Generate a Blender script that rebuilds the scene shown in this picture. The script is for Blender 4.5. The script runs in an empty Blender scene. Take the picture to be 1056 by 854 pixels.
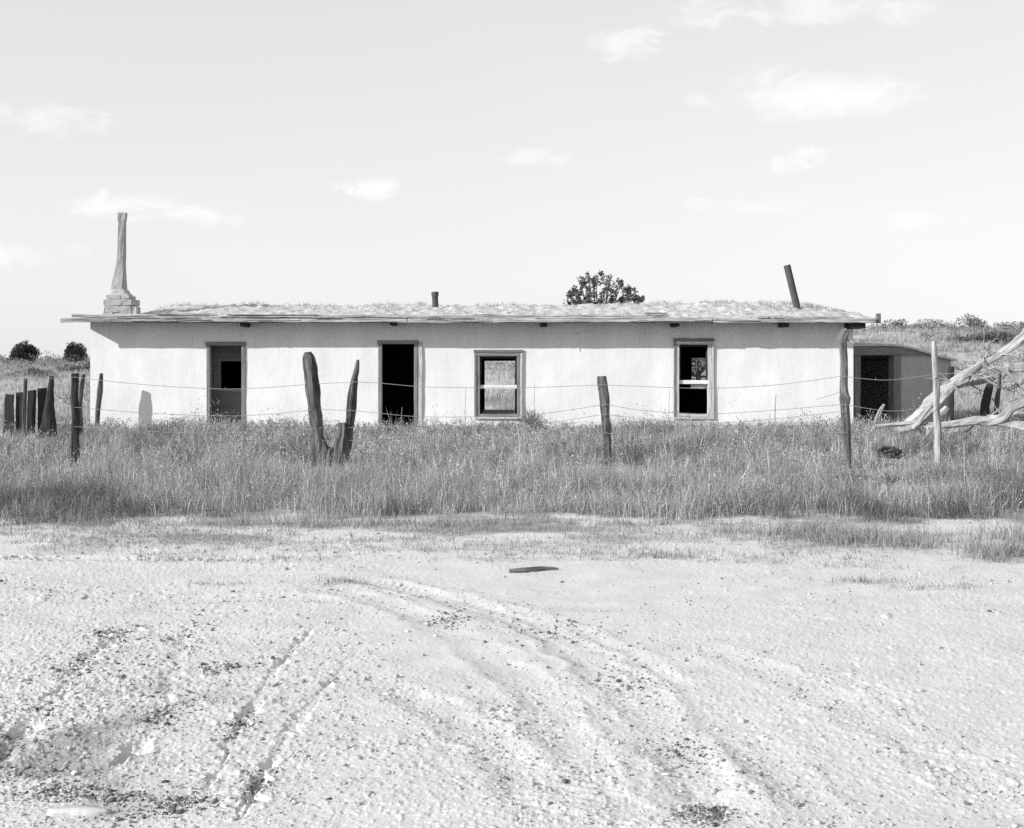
import bpy, math, random
import numpy as np
from mathutils import Vector, Matrix

random.seed(7)
rng = np.random.default_rng(11)
S = bpy.context.scene
COL = S.collection

# ------------------------------------------------------------------ camera maths
F, CX, HY, EYE = 1270.0, 528.0, 365.0, 1.7


def at(px, py, d):
    """photo pixel at distance d in front of the camera -> world point"""
    return Vector(((px - CX) / F * d, d, EYE - (py - HY) / F * d))


def gd(px, py):
    """photo pixel on flat ground -> (x, y)"""
    d = F * EYE / (py - HY)
    return ((px - CX) / F * d, d)


cam = bpy.data.cameras.new('camera')
cam.sensor_width = 36.0
cam.lens = 36.0 * F / 1056.0
cam.shift_y = -(427 - HY) / 1056.0
cam.clip_end = 20000
co = bpy.data.objects.new('camera', cam)
co.location = (0, 0, EYE)
co.rotation_euler = (math.radians(90), 0, 0)
COL.objects.link(co)
S.camera = co

# ------------------------------------------------------------------ noise
def _hash(ix, iy, seed):
    h = (ix.astype(np.int64) * 374761393 + iy.astype(np.int64) * 668265263 + seed * 974711) & 0xFFFFFFFF
    h = ((h ^ (h >> 13)) * 1274126177) & 0xFFFFFFFF
    h = ((h ^ (h >> 16)) * 2246822519) & 0xFFFFFFFF
    return ((h ^ (h >> 13)) & 0xFFFFFF) / float(0xFFFFFF)


def vnoise(x, y, seed=0):
    x = np.asarray(x, float); y = np.asarray(y, float)
    xi = np.floor(x); yi = np.floor(y)
    fx = x - xi; fy = y - yi
    fx = fx * fx * fx * (fx * (fx * 6 - 15) + 10); fy = fy * fy * fy * (fy * (fy * 6 - 15) + 10)
    a = _hash(xi, yi, seed); b = _hash(xi + 1, yi, seed)
    c = _hash(xi, yi + 1, seed); d = _hash(xi + 1, yi + 1, seed)
    return (a * (1 - fx) + b * fx) * (1 - fy) + (c * (1 - fx) + d * fx) * fy


def fbm(x, y, seed=0, oct=4):
    x = np.asarray(x, float); y = np.asarray(y, float)
    s = 0; a = 1.0; t = 0
    for k in range(oct):
        s = s + a * (vnoise(x * 2 ** k + 17.3 * k, y * 2 ** k - 9.1 * k, seed + k) - 0.5)
        t += a; a *= 0.5
    return s / t * 2


def sstep(a, b, x):
    t = np.clip((np.asarray(x, float) - a) / (b - a), 0, 1)
    return t * t * (3 - 2 * t)


# ------------------------------------------------------------------ materials
def N(nt, typ, **kw):
    n = nt.nodes.new(typ)
    for k, v in kw.items():
        setattr(n, k, v)
    return n


def gmat(name, v, var=0.25, scale=6.0, bump=0.4, bscale=40.0, stretch=(1, 1, 1), rough=0.92, coord='tc',
         bdist=0.01, attr=None, transl=0.0, streak=None, contrast=1.0):
    """grey (black-and-white film) procedural material: two scales of mottling and a bump"""
    m = bpy.data.materials.new(name)
    m.use_nodes = True
    nt = m.node_tree
    b = nt.nodes['Principled BSDF']
    out = nt.nodes['Material Output']
    b.inputs['Roughness'].default_value = rough
    b.inputs['Specular IOR Level'].default_value = 0.15
    if coord == 'tc':
        c = N(nt, 'ShaderNodeAttribute', attribute_name='tc'); cs = c.outputs['Vector']
    else:
        c = N(nt, 'ShaderNodeTexCoord'); cs = c.outputs['Object']
    mp = N(nt, 'ShaderNodeMapping'); mp.inputs['Scale'].default_value = stretch
    nt.links.new(cs, mp.inputs['Vector'])
    n1 = N(nt, 'ShaderNodeTexNoise'); n1.inputs['Scale'].default_value = scale
    n1.inputs['Detail'].default_value = 6; n1.inputs['Roughness'].default_value = 0.62
    nt.links.new(mp.outputs[0], n1.inputs['Vector'])
    n2 = N(nt, 'ShaderNodeTexNoise'); n2.inputs['Scale'].default_value = bscale
    n2.inputs['Detail'].default_value = 5; n2.inputs['Roughness'].default_value = 0.6
    nt.links.new(mp.outputs[0], n2.inputs['Vector'])
    ad = N(nt, 'ShaderNodeMath', operation='MULTIPLY_ADD')
    nt.links.new(n2.outputs['Fac'], ad.inputs[0]); ad.inputs[1].default_value = 0.45
    nt.links.new(n1.outputs['Fac'], ad.inputs[2])
    mr = N(nt, 'ShaderNodeMapRange')
    nt.links.new(ad.outputs[0], mr.inputs['Value'])
    mr.inputs['From Min'].default_value = 0.725 - 0.34 / contrast; mr.inputs['From Max'].default_value = 0.725 + 0.34 / contrast
    mr.inputs['To Min'].default_value = v * (1 - var); mr.inputs['To Max'].default_value = v * (1 + var)
    val = mr.outputs[0]
    if attr:
        a = N(nt, 'ShaderNodeAttribute', attribute_name=attr)
        mu = N(nt, 'ShaderNodeMath', operation='MULTIPLY')
        nt.links.new(val, mu.inputs[0]); nt.links.new(a.outputs['Fac'], mu.inputs[1])
        val = mu.outputs[0]
    nt.links.new(val, b.inputs['Base Color'])
    if bump:
        bp = N(nt, 'ShaderNodeBump'); bp.inputs['Strength'].default_value = bump; bp.inputs['Distance'].default_value = bdist
        nt.links.new(ad.outputs[0], bp.inputs['Height']); nt.links.new(bp.outputs[0], b.inputs['Normal'])
    if transl:
        t = N(nt, 'ShaderNodeBsdfTranslucent'); mx = N(nt, 'ShaderNodeMixShader'); mx.inputs[0].default_value = transl
        nt.links.new(val, t.inputs['Color'])
        nt.links.new(b.outputs[0], mx.inputs[1]); nt.links.new(t.outputs[0], mx.inputs[2])
        nt.links.new(mx.outputs[0], out.inputs['Surface'])
    return m


M = {}
M['plaster'] = gmat('plaster', 0.71, 0.15, 1.3, 0.25, 11, (1.5, 1, 0.4), coord='obj', bdist=0.012)
M['adobe'] = gmat('adobe', 0.34, 0.16, 2.2, 0.5, 18, coord='obj', bdist=0.02)
M['indoor_shade'] = gmat('indoor_shade_plaster', 0.035, 0.3, 2.0, 0.3, 14, coord='obj')  # indoor shade put into the colour: near-black faces keep rooms dark
M['old_wood'] = gmat('old_wood', 0.16, 0.55, 5, 0.6, 26, (6, 6, 0.5), bdist=0.006, contrast=1.3)
M['frame_wood'] = gmat('frame_wood', 0.20, 0.45, 5, 0.5, 26, (6, 6, 0.5), bdist=0.004, contrast=1.3)
M['pale_paint'] = gmat('worn_paint', 0.46, 0.4, 5, 0.5, 26, (5, 5, 0.6), bdist=0.004, contrast=1.3)
M['door_wood'] = gmat('door_wood', 0.12, 0.5, 4, 0.5, 20, (0.4, 5, 5), coord='obj', bdist=0.004)
M['fascia'] = gmat('fascia_wood', 0.36, 0.6, 3.5, 0.9, 18, (0.4, 5, 9), coord='obj', bdist=0.015, contrast=2.0)
M['post_dark'] = gmat('dark_post_wood', 0.035, 0.6, 5, 0.8, 22, (4, 4, 0.45), bdist=0.012)
M['post_grey'] = gmat('grey_post_wood', 0.15, 0.65, 4, 1.0, 14, (5, 5, 0.3), bdist=0.03, contrast=2.2)
M['post_brown'] = gmat('brown_post_wood', 0.10, 0.65, 4, 1.0, 14, (5, 5, 0.3), bdist=0.03, contrast=2.2)
M['post_pale'] = gmat('pale_post_wood', 0.30, 0.5, 4, 1.0, 14, (5, 5, 0.3), bdist=0.03, contrast=2.0)
M['bleached'] = gmat('bleached_wood', 0.34, 0.6, 4, 1.0, 18, (4, 4, 0.35), bdist=0.015, contrast=1.4)
M['stone'] = gmat('chimney_masonry', 0.38, 0.3, 7, 0.8, 30, coord='obj', bdist=0.02)
M['flue'] = gmat('flue_metal', 0.30, 0.35, 4, 0.3, 20, (1, 1, 0.4), coord='obj')
M['pipe'] = gmat('rusty_pipe', 0.07, 0.5, 6, 0.3, 24, (2, 2, 0.5), rough=0.7)
M['white_paint'] = gmat('white_paint', 0.70, 0.2, 5, 0.3, 26, (3, 3, 0.6), bdist=0.003)
M['wire'] = gmat('rusty_wire', 0.26, 0.2, 6, 0, 24)
M['roof_dirt'] = gmat('roof_dirt', 0.45, 0.38, 5, 0.9, 26, coord='obj', bdist=0.03, contrast=1.3)
M['leaf'] = gmat('juniper_leaf', 0.055, 0.3, 3, 0, 20, attr='tone', transl=0.2)
M['leaf_mid'] = gmat('bush_leaf', 0.10, 0.3, 3, 0, 20, attr='tone', transl=0.25)
M['leaf_pale'] = gmat('sage_leaf', 0.25, 0.3, 3, 0, 20, attr='tone', transl=0.25)
M['bark'] = gmat('bark', 0.10, 0.5, 6, 0.7, 25, (4, 4, 0.5))
M['grass'] = gmat('grass_blade', 0.36, 0.15, 2, 0, 20, attr='tone', transl=0.35, coord='obj')
M['twig'] = gmat('dry_twig', 0.20, 0.3, 3, 0, 20)
M['clod'] = gmat('dirt_clod', 0.50, 0.25, 20, 0.5, 90, coord='obj', bdist=0.004, attr='tone')


# ------------------------------------------------------------------ mesh builder
class MB:
    def __init__(s):
        s.v = []; s.f = []; s.tc = []; s.mi = []

    def add(s, verts, faces, tc=None, mi=0):
        o = len(s.v)
        s.v += [tuple(p) for p in verts]
        s.tc += [tuple(p) for p in (tc if tc is not None else verts)]
        s.f += [tuple(o + i for i in f) for f in faces]
        s.mi += [mi] * len(faces)

    def box(s, lo, hi, jit=0.0, seg=1, bev=0.0, xf=None, mi=0):
        """a board: box cut into seg pieces along its longest side, a little irregular, long edges chamfered"""
        lo = Vector(lo); hi = Vector(hi); d = hi - lo
        ax = max(range(3), key=lambda i: d[i]); a, b = [i for i in range(3) if i != ax]
        r = min(bev, d[a] * 0.3, d[b] * 0.3)
        if r > 0:
            ring = [(r, 0), (d[a] - r, 0), (d[a], r), (d[a], d[b] - r), (d[a] - r, d[b]), (r, d[b]), (0, d[b] - r), (0, r)]
        else:
            ring = [(0, 0), (d[a], 0), (d[a], d[b]), (0, d[b])]
        n = len(ring); vs = []; tc = []; off = random.uniform(0, 50)
        for k in range(seg + 1):
            ja, jb = random.gauss(0, jit), random.gauss(0, jit)
            for (u, w) in ring:
                p = Vector((0, 0, 0)); p[ax] = lo[ax] + d[ax] * k / seg
                if k in (0, seg): p[ax] += random.gauss(0, jit)
                p[a] = lo[a] + u + ja + random.gauss(0, jit * 0.4); p[b] = lo[b] + w + jb + random.gauss(0, jit * 0.4)
                vs.append(p); tc.append((u + off, w + off * 0.7, p[ax]))
        fs = []
        for k in range(seg):
            for i in range(n):
                j = (i + 1) % n
                fs.append((k * n + i, k * n + j, (k + 1) * n + j, (k + 1) * n + i))
        fs.append(tuple(range(n))[::-1]); fs.append(tuple(seg * n + i for i in range(n)))
        if xf: vs = [xf @ p for p in vs]
        s.add(vs, fs, tc, mi)

    def tube(s, pts, rad, sides=12, rough=0.12, rings=None, flat=(1, 1), seed=None, cap=True, ridge=5):
        """irregular round member through pts; rad per point; flat squashes the section"""
        pts = [Vector(p) for p in pts]
        if not hasattr(rad, '__len__'): rad = [rad] * len(pts)
        L = [0]
        for i in range(1, len(pts)): L.append(L[-1] + (pts[i] - pts[i - 1]).length)
        rings = rings or max(len(pts), 2)
        seed = random.randint(0, 9999) if seed is None else seed
        t = np.linspace(0, L[-1], rings)
        # smooth resample (Catmull-Rom)
        P = []
        R = np.interp(t, L, rad)
        for tt in t:
            k = min(max(0, int(np.searchsorted(L, tt, side='right') - 1)), len(pts) - 2)
            u = (tt - L[k]) / max(1e-9, L[k + 1] - L[k])
            p0 = pts[max(0, k - 1)]; p1 = pts[k]; p2 = pts[k + 1]; p3 = pts[min(len(pts) - 1, k + 2)]
            P.append(0.5 * ((2 * p1) + (p2 - p0) * u + (2 * p0 - 5 * p1 + 4 * p2 - p3) * u * u + (3 * p1 - p0 - 3 * p2 + p3) * u ** 3))
        ref = Vector((0, 1, 0)) if abs((pts[-1] - pts[0]).normalized().y) < 0.8 else Vector((1, 0, 0))
        vs = []; tc = []; off = random.uniform(0, 60)
        ang = np.linspace(0, 2 * math.pi, sides, endpoint=False)
        for i, p in enumerate(P):
            d = (P[min(i + 1, rings - 1)] - P[max(0, i - 1)]).normalized()
            a = d.cross(ref).normalized(); b = a.cross(d).normalized()
            nz = fbm(np.cos(ang) * 1.2 + 5, np.sin(ang) * 1.2 + t[i] * 1.5, seed, 3) + 0.9 * (vnoise(ang * ridge / 6.283 * 2, t[i] * 0.6 + ang * 0, seed + 5) - 0.5) + 0.5 * fbm(np.cos(ang) * 2.5, np.sin(ang) * 2.5 + t[i] * 7, seed + 9, 2)
            for k in range(sides):
                r = R[i] * (1 + rough * nz[k])
                c, q = math.cos(ang[k]), math.sin(ang[k])
                vs.append(p + a * (c * r * flat[0]) + b * (q * r * flat[1]))
                tc.append((c * R[i] + off, q * R[i] + off * 0.5, t[i]))
        fs = []
        for i in range(rings - 1):
            for k in range(sides):
                j = (k + 1) % sides
                fs.append((i * sides + k, i * sides + j, (i + 1) * sides + j, (i + 1) * sides + k))
        if cap:
            fs.append(tuple(range(sides))[::-1]); fs.append(tuple((rings - 1) * sides + k for k in range(sides)))
        s.add(vs, fs, tc)

    def build(s, name, mat, parent=None, loc=None, smooth=False):
        off = Vector((0, 0, 0))
        if loc is not None: off = Vector(loc)
        elif parent is not None: off = parent_off(parent)
        me = bpy.data.meshes.new(name)
        me.from_pydata([tuple(Vector(p) - off) for p in s.v], [], s.f)
        mats = mat if isinstance(mat, (list, tuple)) else [mat]
        for m in mats: me.materials.append(m)
        if len(mats) > 1: me.polygons.foreach_set('material_index', s.mi)
        a = me.attributes.new('tc', 'FLOAT_VECTOR', 'POINT')
        a.data.foreach_set('vector', np.array(s.tc, dtype=np.float32).ravel())
        if smooth: me.polygons.foreach_set('use_smooth', [True] * len(me.polygons))
        me.update()
        o = bpy.data.objects.new(name, me)
        COL.objects.link(o)
        if parent is not None: o.parent = parent
        if loc is not None: o.location = loc
        return o


def parent_off(o):
    v = Vector((0, 0, 0))
    while o is not None:
        v += o.location; o = o.parent
    return v


def tag(o, label, cat, group=None):
    o['label'] = label; o['category'] = cat
    if group: o['group'] = group
    return o


def thing(name, loc, label, cat, group=None):
    o = bpy.data.objects.new(name, None); COL.objects.link(o)
    o.location = loc; o.empty_display_size = 0.2
    return tag(o, label, cat, group)


def np_mesh(name, V, loops, starts, totals, mat, tone=None, kind=None, parent=None, smooth=False):
    me = bpy.data.meshes.new(name)
    me.vertices.add(len(V)); me.vertices.foreach_set('co', np.asarray(V, np.float32).ravel())
    me.loops.add(len(loops)); me.loops.foreach_set('vertex_index', np.asarray(loops, np.int32))
    me.polygons.add(len(starts)); me.polygons.foreach_set('loop_start', np.asarray(starts, np.int32))
    me.polygons.foreach_set('loop_total', np.asarray(totals, np.int32))
    if smooth: me.polygons.foreach_set('use_smooth', np.ones(len(starts), bool))
    me.materials.append(mat)
    if tone is not None:
        a = me.attributes.new('tone', 'FLOAT', 'POINT'); a.data.foreach_set('value', np.asarray(tone, np.float32))
    me.update(calc_edges=True); me.validate()
    o = bpy.data.objects.new(name, me); COL.objects.link(o)
    if kind: o['kind'] = kind
    if parent is not None: o.parent = parent
    return o


# ------------------------------------------------------------------ terrain
HX0, HX1, HY0, HY1 = -9.59, 7.76, 28.0, 33.6          # the house footprint


def ground_h(x, y):
    x = np.asarray(x, float); y = np.asarray(y, float)
    ux = x / np.maximum(y, 1.0)
    crest = 1.25 + 0.9 * sstep(-0.25, 0.1, ux) + 0.95 * sstep(0.2, 0.32, ux) + 0.25 * fbm(x * 0.06, y * 0.03, 3, 3)
    h = crest * sstep(35, 74, y)
    h = h - 7.0 * sstep(74, 220, y) - 60.0 * sstep(200, 3500, y)
    h = h + 0.10 * fbm(x * 0.35, y * 0.35, 5, 3) * sstep(36, 44, y)
    h = h + 0.05 * fbm(x * 0.5, y * 0.5, 8, 3) * sstep(12.5, 16, y) * (1 - sstep(23, 27, y))
    h = h + 0.03 * fbm(x * 0.45, y * 0.45, 21, 3) * (1 - sstep(11, 14, y))
    return h


def gz(x, y):
    return float(ground_h(np.array([x]), np.array([y]))[0])


# tyre tracks: photo-measured lines turned into ground coordinates: (points, half width, depth, tread)
TR = [
    ([(150, 640), (112, 665), (80, 685), (78, 700), (45, 735), (5, 775), (-60, 830)], 0.040, 0.034, 3),
    ([(195, 640), (178, 700), (172, 735), (140, 775), (85, 812), (40, 835)], 0.034, 0.030, 3),
    ([(330, 640), (285, 690), (255, 735), (238, 775), (205, 830)], 0.026, 0.028, 3),
    ([(380, 660), (330, 715), (285, 775), (262, 815), (240, 860)], 0.028, 0.032, 3),
    ([(300, 598), (390, 618), (470, 652), (535, 695), (580, 750), (610, 800), (640, 870)], 0.11, 0.030, 1),
    ([(340, 590), (450, 612), (560, 650), (635, 698), (690, 760), (730, 820), (755, 870)], 0.11, 0.040, 1),
    ([(470, 612), (590, 650), (690, 705), (790, 780), (870, 870)], 0.10, 0.024, 1),
    ([(-40, 577), (90, 578), (200, 577), (300, 574), (420, 570)], 0.10, 0.036, 2),
    ([(120, 617), (200, 618), (300, 616), (400, 622)], 0.09, 0.026, 4),
    ([(-40, 600), (60, 606), (130, 617)], 0.09, 0.024, 4),
    ([(540, 625), (680, 628), (830, 622), (1000, 600), (1120, 588)], 0.10, 0.022, 4),
    ([(500, 574), (620, 577), (700, 574), (840, 565)], 0.10, 0.026, 4),
    ([(380, 700), (470, 740), (540, 800), (575, 870)], 0.10, 0.026, 1),
    ([(700, 660), (800, 695), (930, 760), (1080, 850)], 0.10, 0.016, 1),
]


def polyline(pts, n=26):
    g = np.array([gd(*p) for p in pts])
    L = np.r_[0, np.cumsum(np.hypot(*np.diff(g, axis=0).T))]
    t = np.linspace(0, L[-1], n)
    gx = np.interp(t, L, g[:, 0]); gy = np.interp(t, L, g[:, 1])
    for _ in range(3):
        gx[1:-1] = (gx[:-2] + 2 * gx[1:-1] + gx[2:]) / 4; gy[1:-1] = (gy[:-2] + 2 * gy[1:-1] + gy[2:]) / 4
    return gx, gy


TRG = [(polyline(p), hw, dp, td) for p, hw, dp, td in TR]


def micro(X, Y):
    """wheel ruts, lugs and crumbly soil of the bare yard"""
    z = np.zeros_like(X)
    for ti, ((gx, gy), hw, dp, td) in enumerate(TRG):
        best = np.full(X.shape, 9.0); bs = np.zeros_like(X); bt = np.zeros_like(X)
        acc = 0.0
        for k in range(len(gx) - 1):
            ax, ay, bx, by = gx[k], gy[k], gx[k + 1], gy[k + 1]
            dx, dy = bx - ax, by - ay; l = math.hypot(dx, dy) + 1e-9
            m = 0.45
            sel = (X > min(ax, bx) - m) & (X < max(ax, bx) + m) & (Y > min(ay, by) - m) & (Y < max(ay, by) + m)
            if sel.any():
                xs = X[sel]; ys = Y[sel]
                t = np.clip(((xs - ax) * dx + (ys - ay) * dy) / (l * l), 0, 1)
                ex = xs - ax - t * dx; ey = ys - ay - t * dy
                d = np.hypot(ex, ey); old = best[sel]
                w = d < old
                b2 = best[sel]; b2[w] = d[w]; best[sel] = b2
                q = bs[sel]; q[w] = (acc + t * l)[w]; bs[sel] = q
                sg = np.sign(ex * dy - ey * dx) * d
                r = bt[sel]; r[w] = sg[w]; bt[sel] = r
            acc += l
        on = best < 0.42
        if not on.any(): continue
        d = np.abs(best[on] + (0.02 if td != 3 else 0.035) * fbm(X[on] * 6, Y[on] * 6, 160 + ti, 3)); s = bs[on]; t = bt[on]
        wob = 0.5 * fbm(X[on] * 4, Y[on] * 4, 60 + ti, 4) if td != 3 else 1.5 * fbm(X[on] * 13, Y[on] * 13, 60 + ti, 4)
        dd = d / (hw * np.maximum(0.15, 1 + wob))
        rut = -(0.62 if td == 3 else 0.36) * dp * (1 - sstep(0.3, 1.5, dd))
        berm = 0.15 * dp * np.exp(-((dd - 1.65) / 0.42) ** 2)
        patch = sstep(-0.25, 0.25, fbm(s * (0.9 if td != 3 else 3.0), s * 0 + ti * 3.7, 90 + ti, 2) + (0.30 if td != 3 else -0.08))
        lug = 0.5 + 0.5 * np.sign(np.sin(2 * math.pi * (s + 0.5 * np.abs(t)) / (0.075 if td == 1 else 0.085)))
        lug = lug * (dd < 0.95) * dp * {1: 0.13, 2: 0.42, 3: 0.0, 4: 0.0}[td]
        ends = sstep(0, 0.5, s) * sstep(0, 0.5, acc - s)
        z[on] += (rut + berm + lug * sstep(0.42, 0.72, vnoise(X[on] * 2.2, Y[on] * 2.2, 31 + ti))) * (0.25 + 0.75 * patch) * ends
    rough = 0.42 + 0.6 * sstep(0.4, 0.8, vnoise(X * 0.55, Y * 0.55, 44)) + 0.9 * sstep(-1.0, -2.4, X) * sstep(9, 5.5, Y)
    z += 0.006 * fbm(X * 2.6, Y * 2.6, 70, 3)
    z += 0.003 * np.clip(fbm(X * 12, Y * 12, 71, 2) - 0.1, 0, 1) * rough
    z += 0.005 * np.clip(fbm(X * 30, Y * 30, 75, 2) - 0.15, 0, 1) * rough
    z += 0.007 * np.clip(fbm(X * 62, Y * 62, 77, 2) - 0.12, 0, 1) * rough
    z += 0.005 * np.clip(vnoise(X * 105, Y * 105, 79) - 0.6, 0, 1) * rough
    z -= 0.012 * np.clip(fbm(X * 34, Y * 34, 81, 2) - 0.38, 0, 1) * rough
    crum = sstep(0.1, 0.5, fbm(X * 1.6, Y * 1.6, 84, 3))               # patches of broken crust
    z += 0.016 * np.clip(fbm(X * 17, Y * 17, 86, 3) - 0.18, 0, 1) * crum * (0.3 + rough)
    return z * (1 - sstep(13.0, 15.0, Y)) * sstep(2.9, 3.3, Y)


FRONT = lambda x: 12.55 + 0.5 * fbm(x * 0.5, x * 0 + 2, 12, 3) + 0.3 * fbm(x * 2.1, x * 0 + 5, 13, 2)


def build_ground():
    # rows: dense where the bare yard fills the picture, wide apart elsewhere
    py = np.arange(1010, 520, -0.72)
    rows = np.r_[[-400, -120, -40, -15, -6, -2, 0, 1.0, 2.0, 2.7, 3.2], F * EYE / (py - HY)]
    y = rows[-1]; ext = []
    while y < 110: y *= 1.012; ext.append(y)
    while y < 6000: y *= 1.12; ext.append(y)
    rows = np.r_[rows, ext]
    u = np.arange(-0.72, 0.7201, 0.00096)
    o = 0.72 * 1.16 ** np.arange(1, 20)
    u = np.r_[-o[::-1], u, o]
    Yg = np.repeat(rows[:, None], len(u), 1)
    Xg = u[None, :] * np.maximum(Yg, 3.3) * np.where(Yg < 3.3, 1 + (3.3 - Yg) * 0.05, 1)
    Z = ground_h(Xg, Yg)
    near = (rows > 3.1) & (rows < 15.2)
    Z[near] += micro(Xg[near], Yg[near])
    R, C = Yg.shape
    V = np.stack([Xg, Yg, Z], -1).reshape(-1, 3)
    idx = np.arange(R * C).reshape(R, C)
    q = np.stack([idx[:-1, :-1], idx[:-1, 1:], idx[1:, 1:], idx[1:, :-1]], -1).reshape(-1, 4)
    # soil tone: darker, root-filled soil where grass grows, pale worn dirt in the yard
    edge = FRONT(Xg) + 0.35
    veg = sstep(edge - 0.5, edge + 0.5, Yg + 0.9 * fbm(Xg * 2.2, Yg * 2.2, 33, 4) + 0.35 * fbm(Xg * 11, Yg * 11, 34, 3))
    litter = sstep(-0.05, 0.5, fbm(Xg * 1.1, Yg * 1.6, 35, 4)) * sstep(9.9, 11.8, Yg) * (1 - veg)
    hill = sstep(34, 40, Yg)
    tone = 1.0 - 0.5 * veg * (1 - hill) - 0.22 * veg * hill - 0.5 * litter
    dark_blotch = sstep(0.10, 0.42, fbm(Xg * 1.5 + 4, Yg * 1.5, 37, 4)) * sstep(-1.0, -1.9, Xg) * sstep(7.2, 5.4, Yg)  # noise blotches of darker ground tone in the near left yard
    tone -= 0.45 * dark_blotch
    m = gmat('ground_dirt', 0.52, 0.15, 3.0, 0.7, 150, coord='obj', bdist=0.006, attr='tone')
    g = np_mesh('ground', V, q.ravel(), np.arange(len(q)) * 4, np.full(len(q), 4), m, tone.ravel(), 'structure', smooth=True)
    return g


build_ground()


# ------------------------------------------------------------------ grass (stuff)
def blade_mesh(name, P, h, w, lean, tone, mat, kind='stuff', parent=None, heads=None):
    n = len(P)
    az = rng.uniform(0, 2 * math.pi, n); fa = rng.uniform(0, 2 * math.pi, n)
    side = np.stack([np.cos(fa), np.sin(fa), np.zeros(n)], 1)
    ld = np.stack([np.cos(az), np.sin(az), np.zeros(n)], 1) * (lean * h)[:, None]
    up = np.array([0, 0, 1.0])[None] * h[:, None]
    b = P; mid = P + up * 0.52 + ld * 0.25; tip = P + up * np.sqrt(np.maximum(0.2, 1 - 0.5 * lean ** 2))[:, None] + ld
    hw = (w / 2)[:, None] * side
    mw = hw * (0.85 if heads is None else heads[:, None])
    V = np.stack([b - hw, b + hw, mid + mw, mid - mw, tip], 1).reshape(-1, 3)
    o = np.arange(n)[:, None] * 5
    loops = np.concatenate([o + 0, o + 1, o + 2, o + 3, o + 3, o + 2, o + 4], 1).ravel()
    st = (np.arange(n)[:, None] * 7 + np.array([0, 4])).ravel(); tt = np.tile([4, 3], n)
    return np_mesh(name, V, loops, st, tt, mat, np.repeat(tone, 5), kind, parent)


POSTS = [(6.28, 20.4), (-6.57, 18.5), (-2.72, 18.5), (1.44, 18.5), (5.0, 18.5), (6.37, 18.5)]


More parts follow.
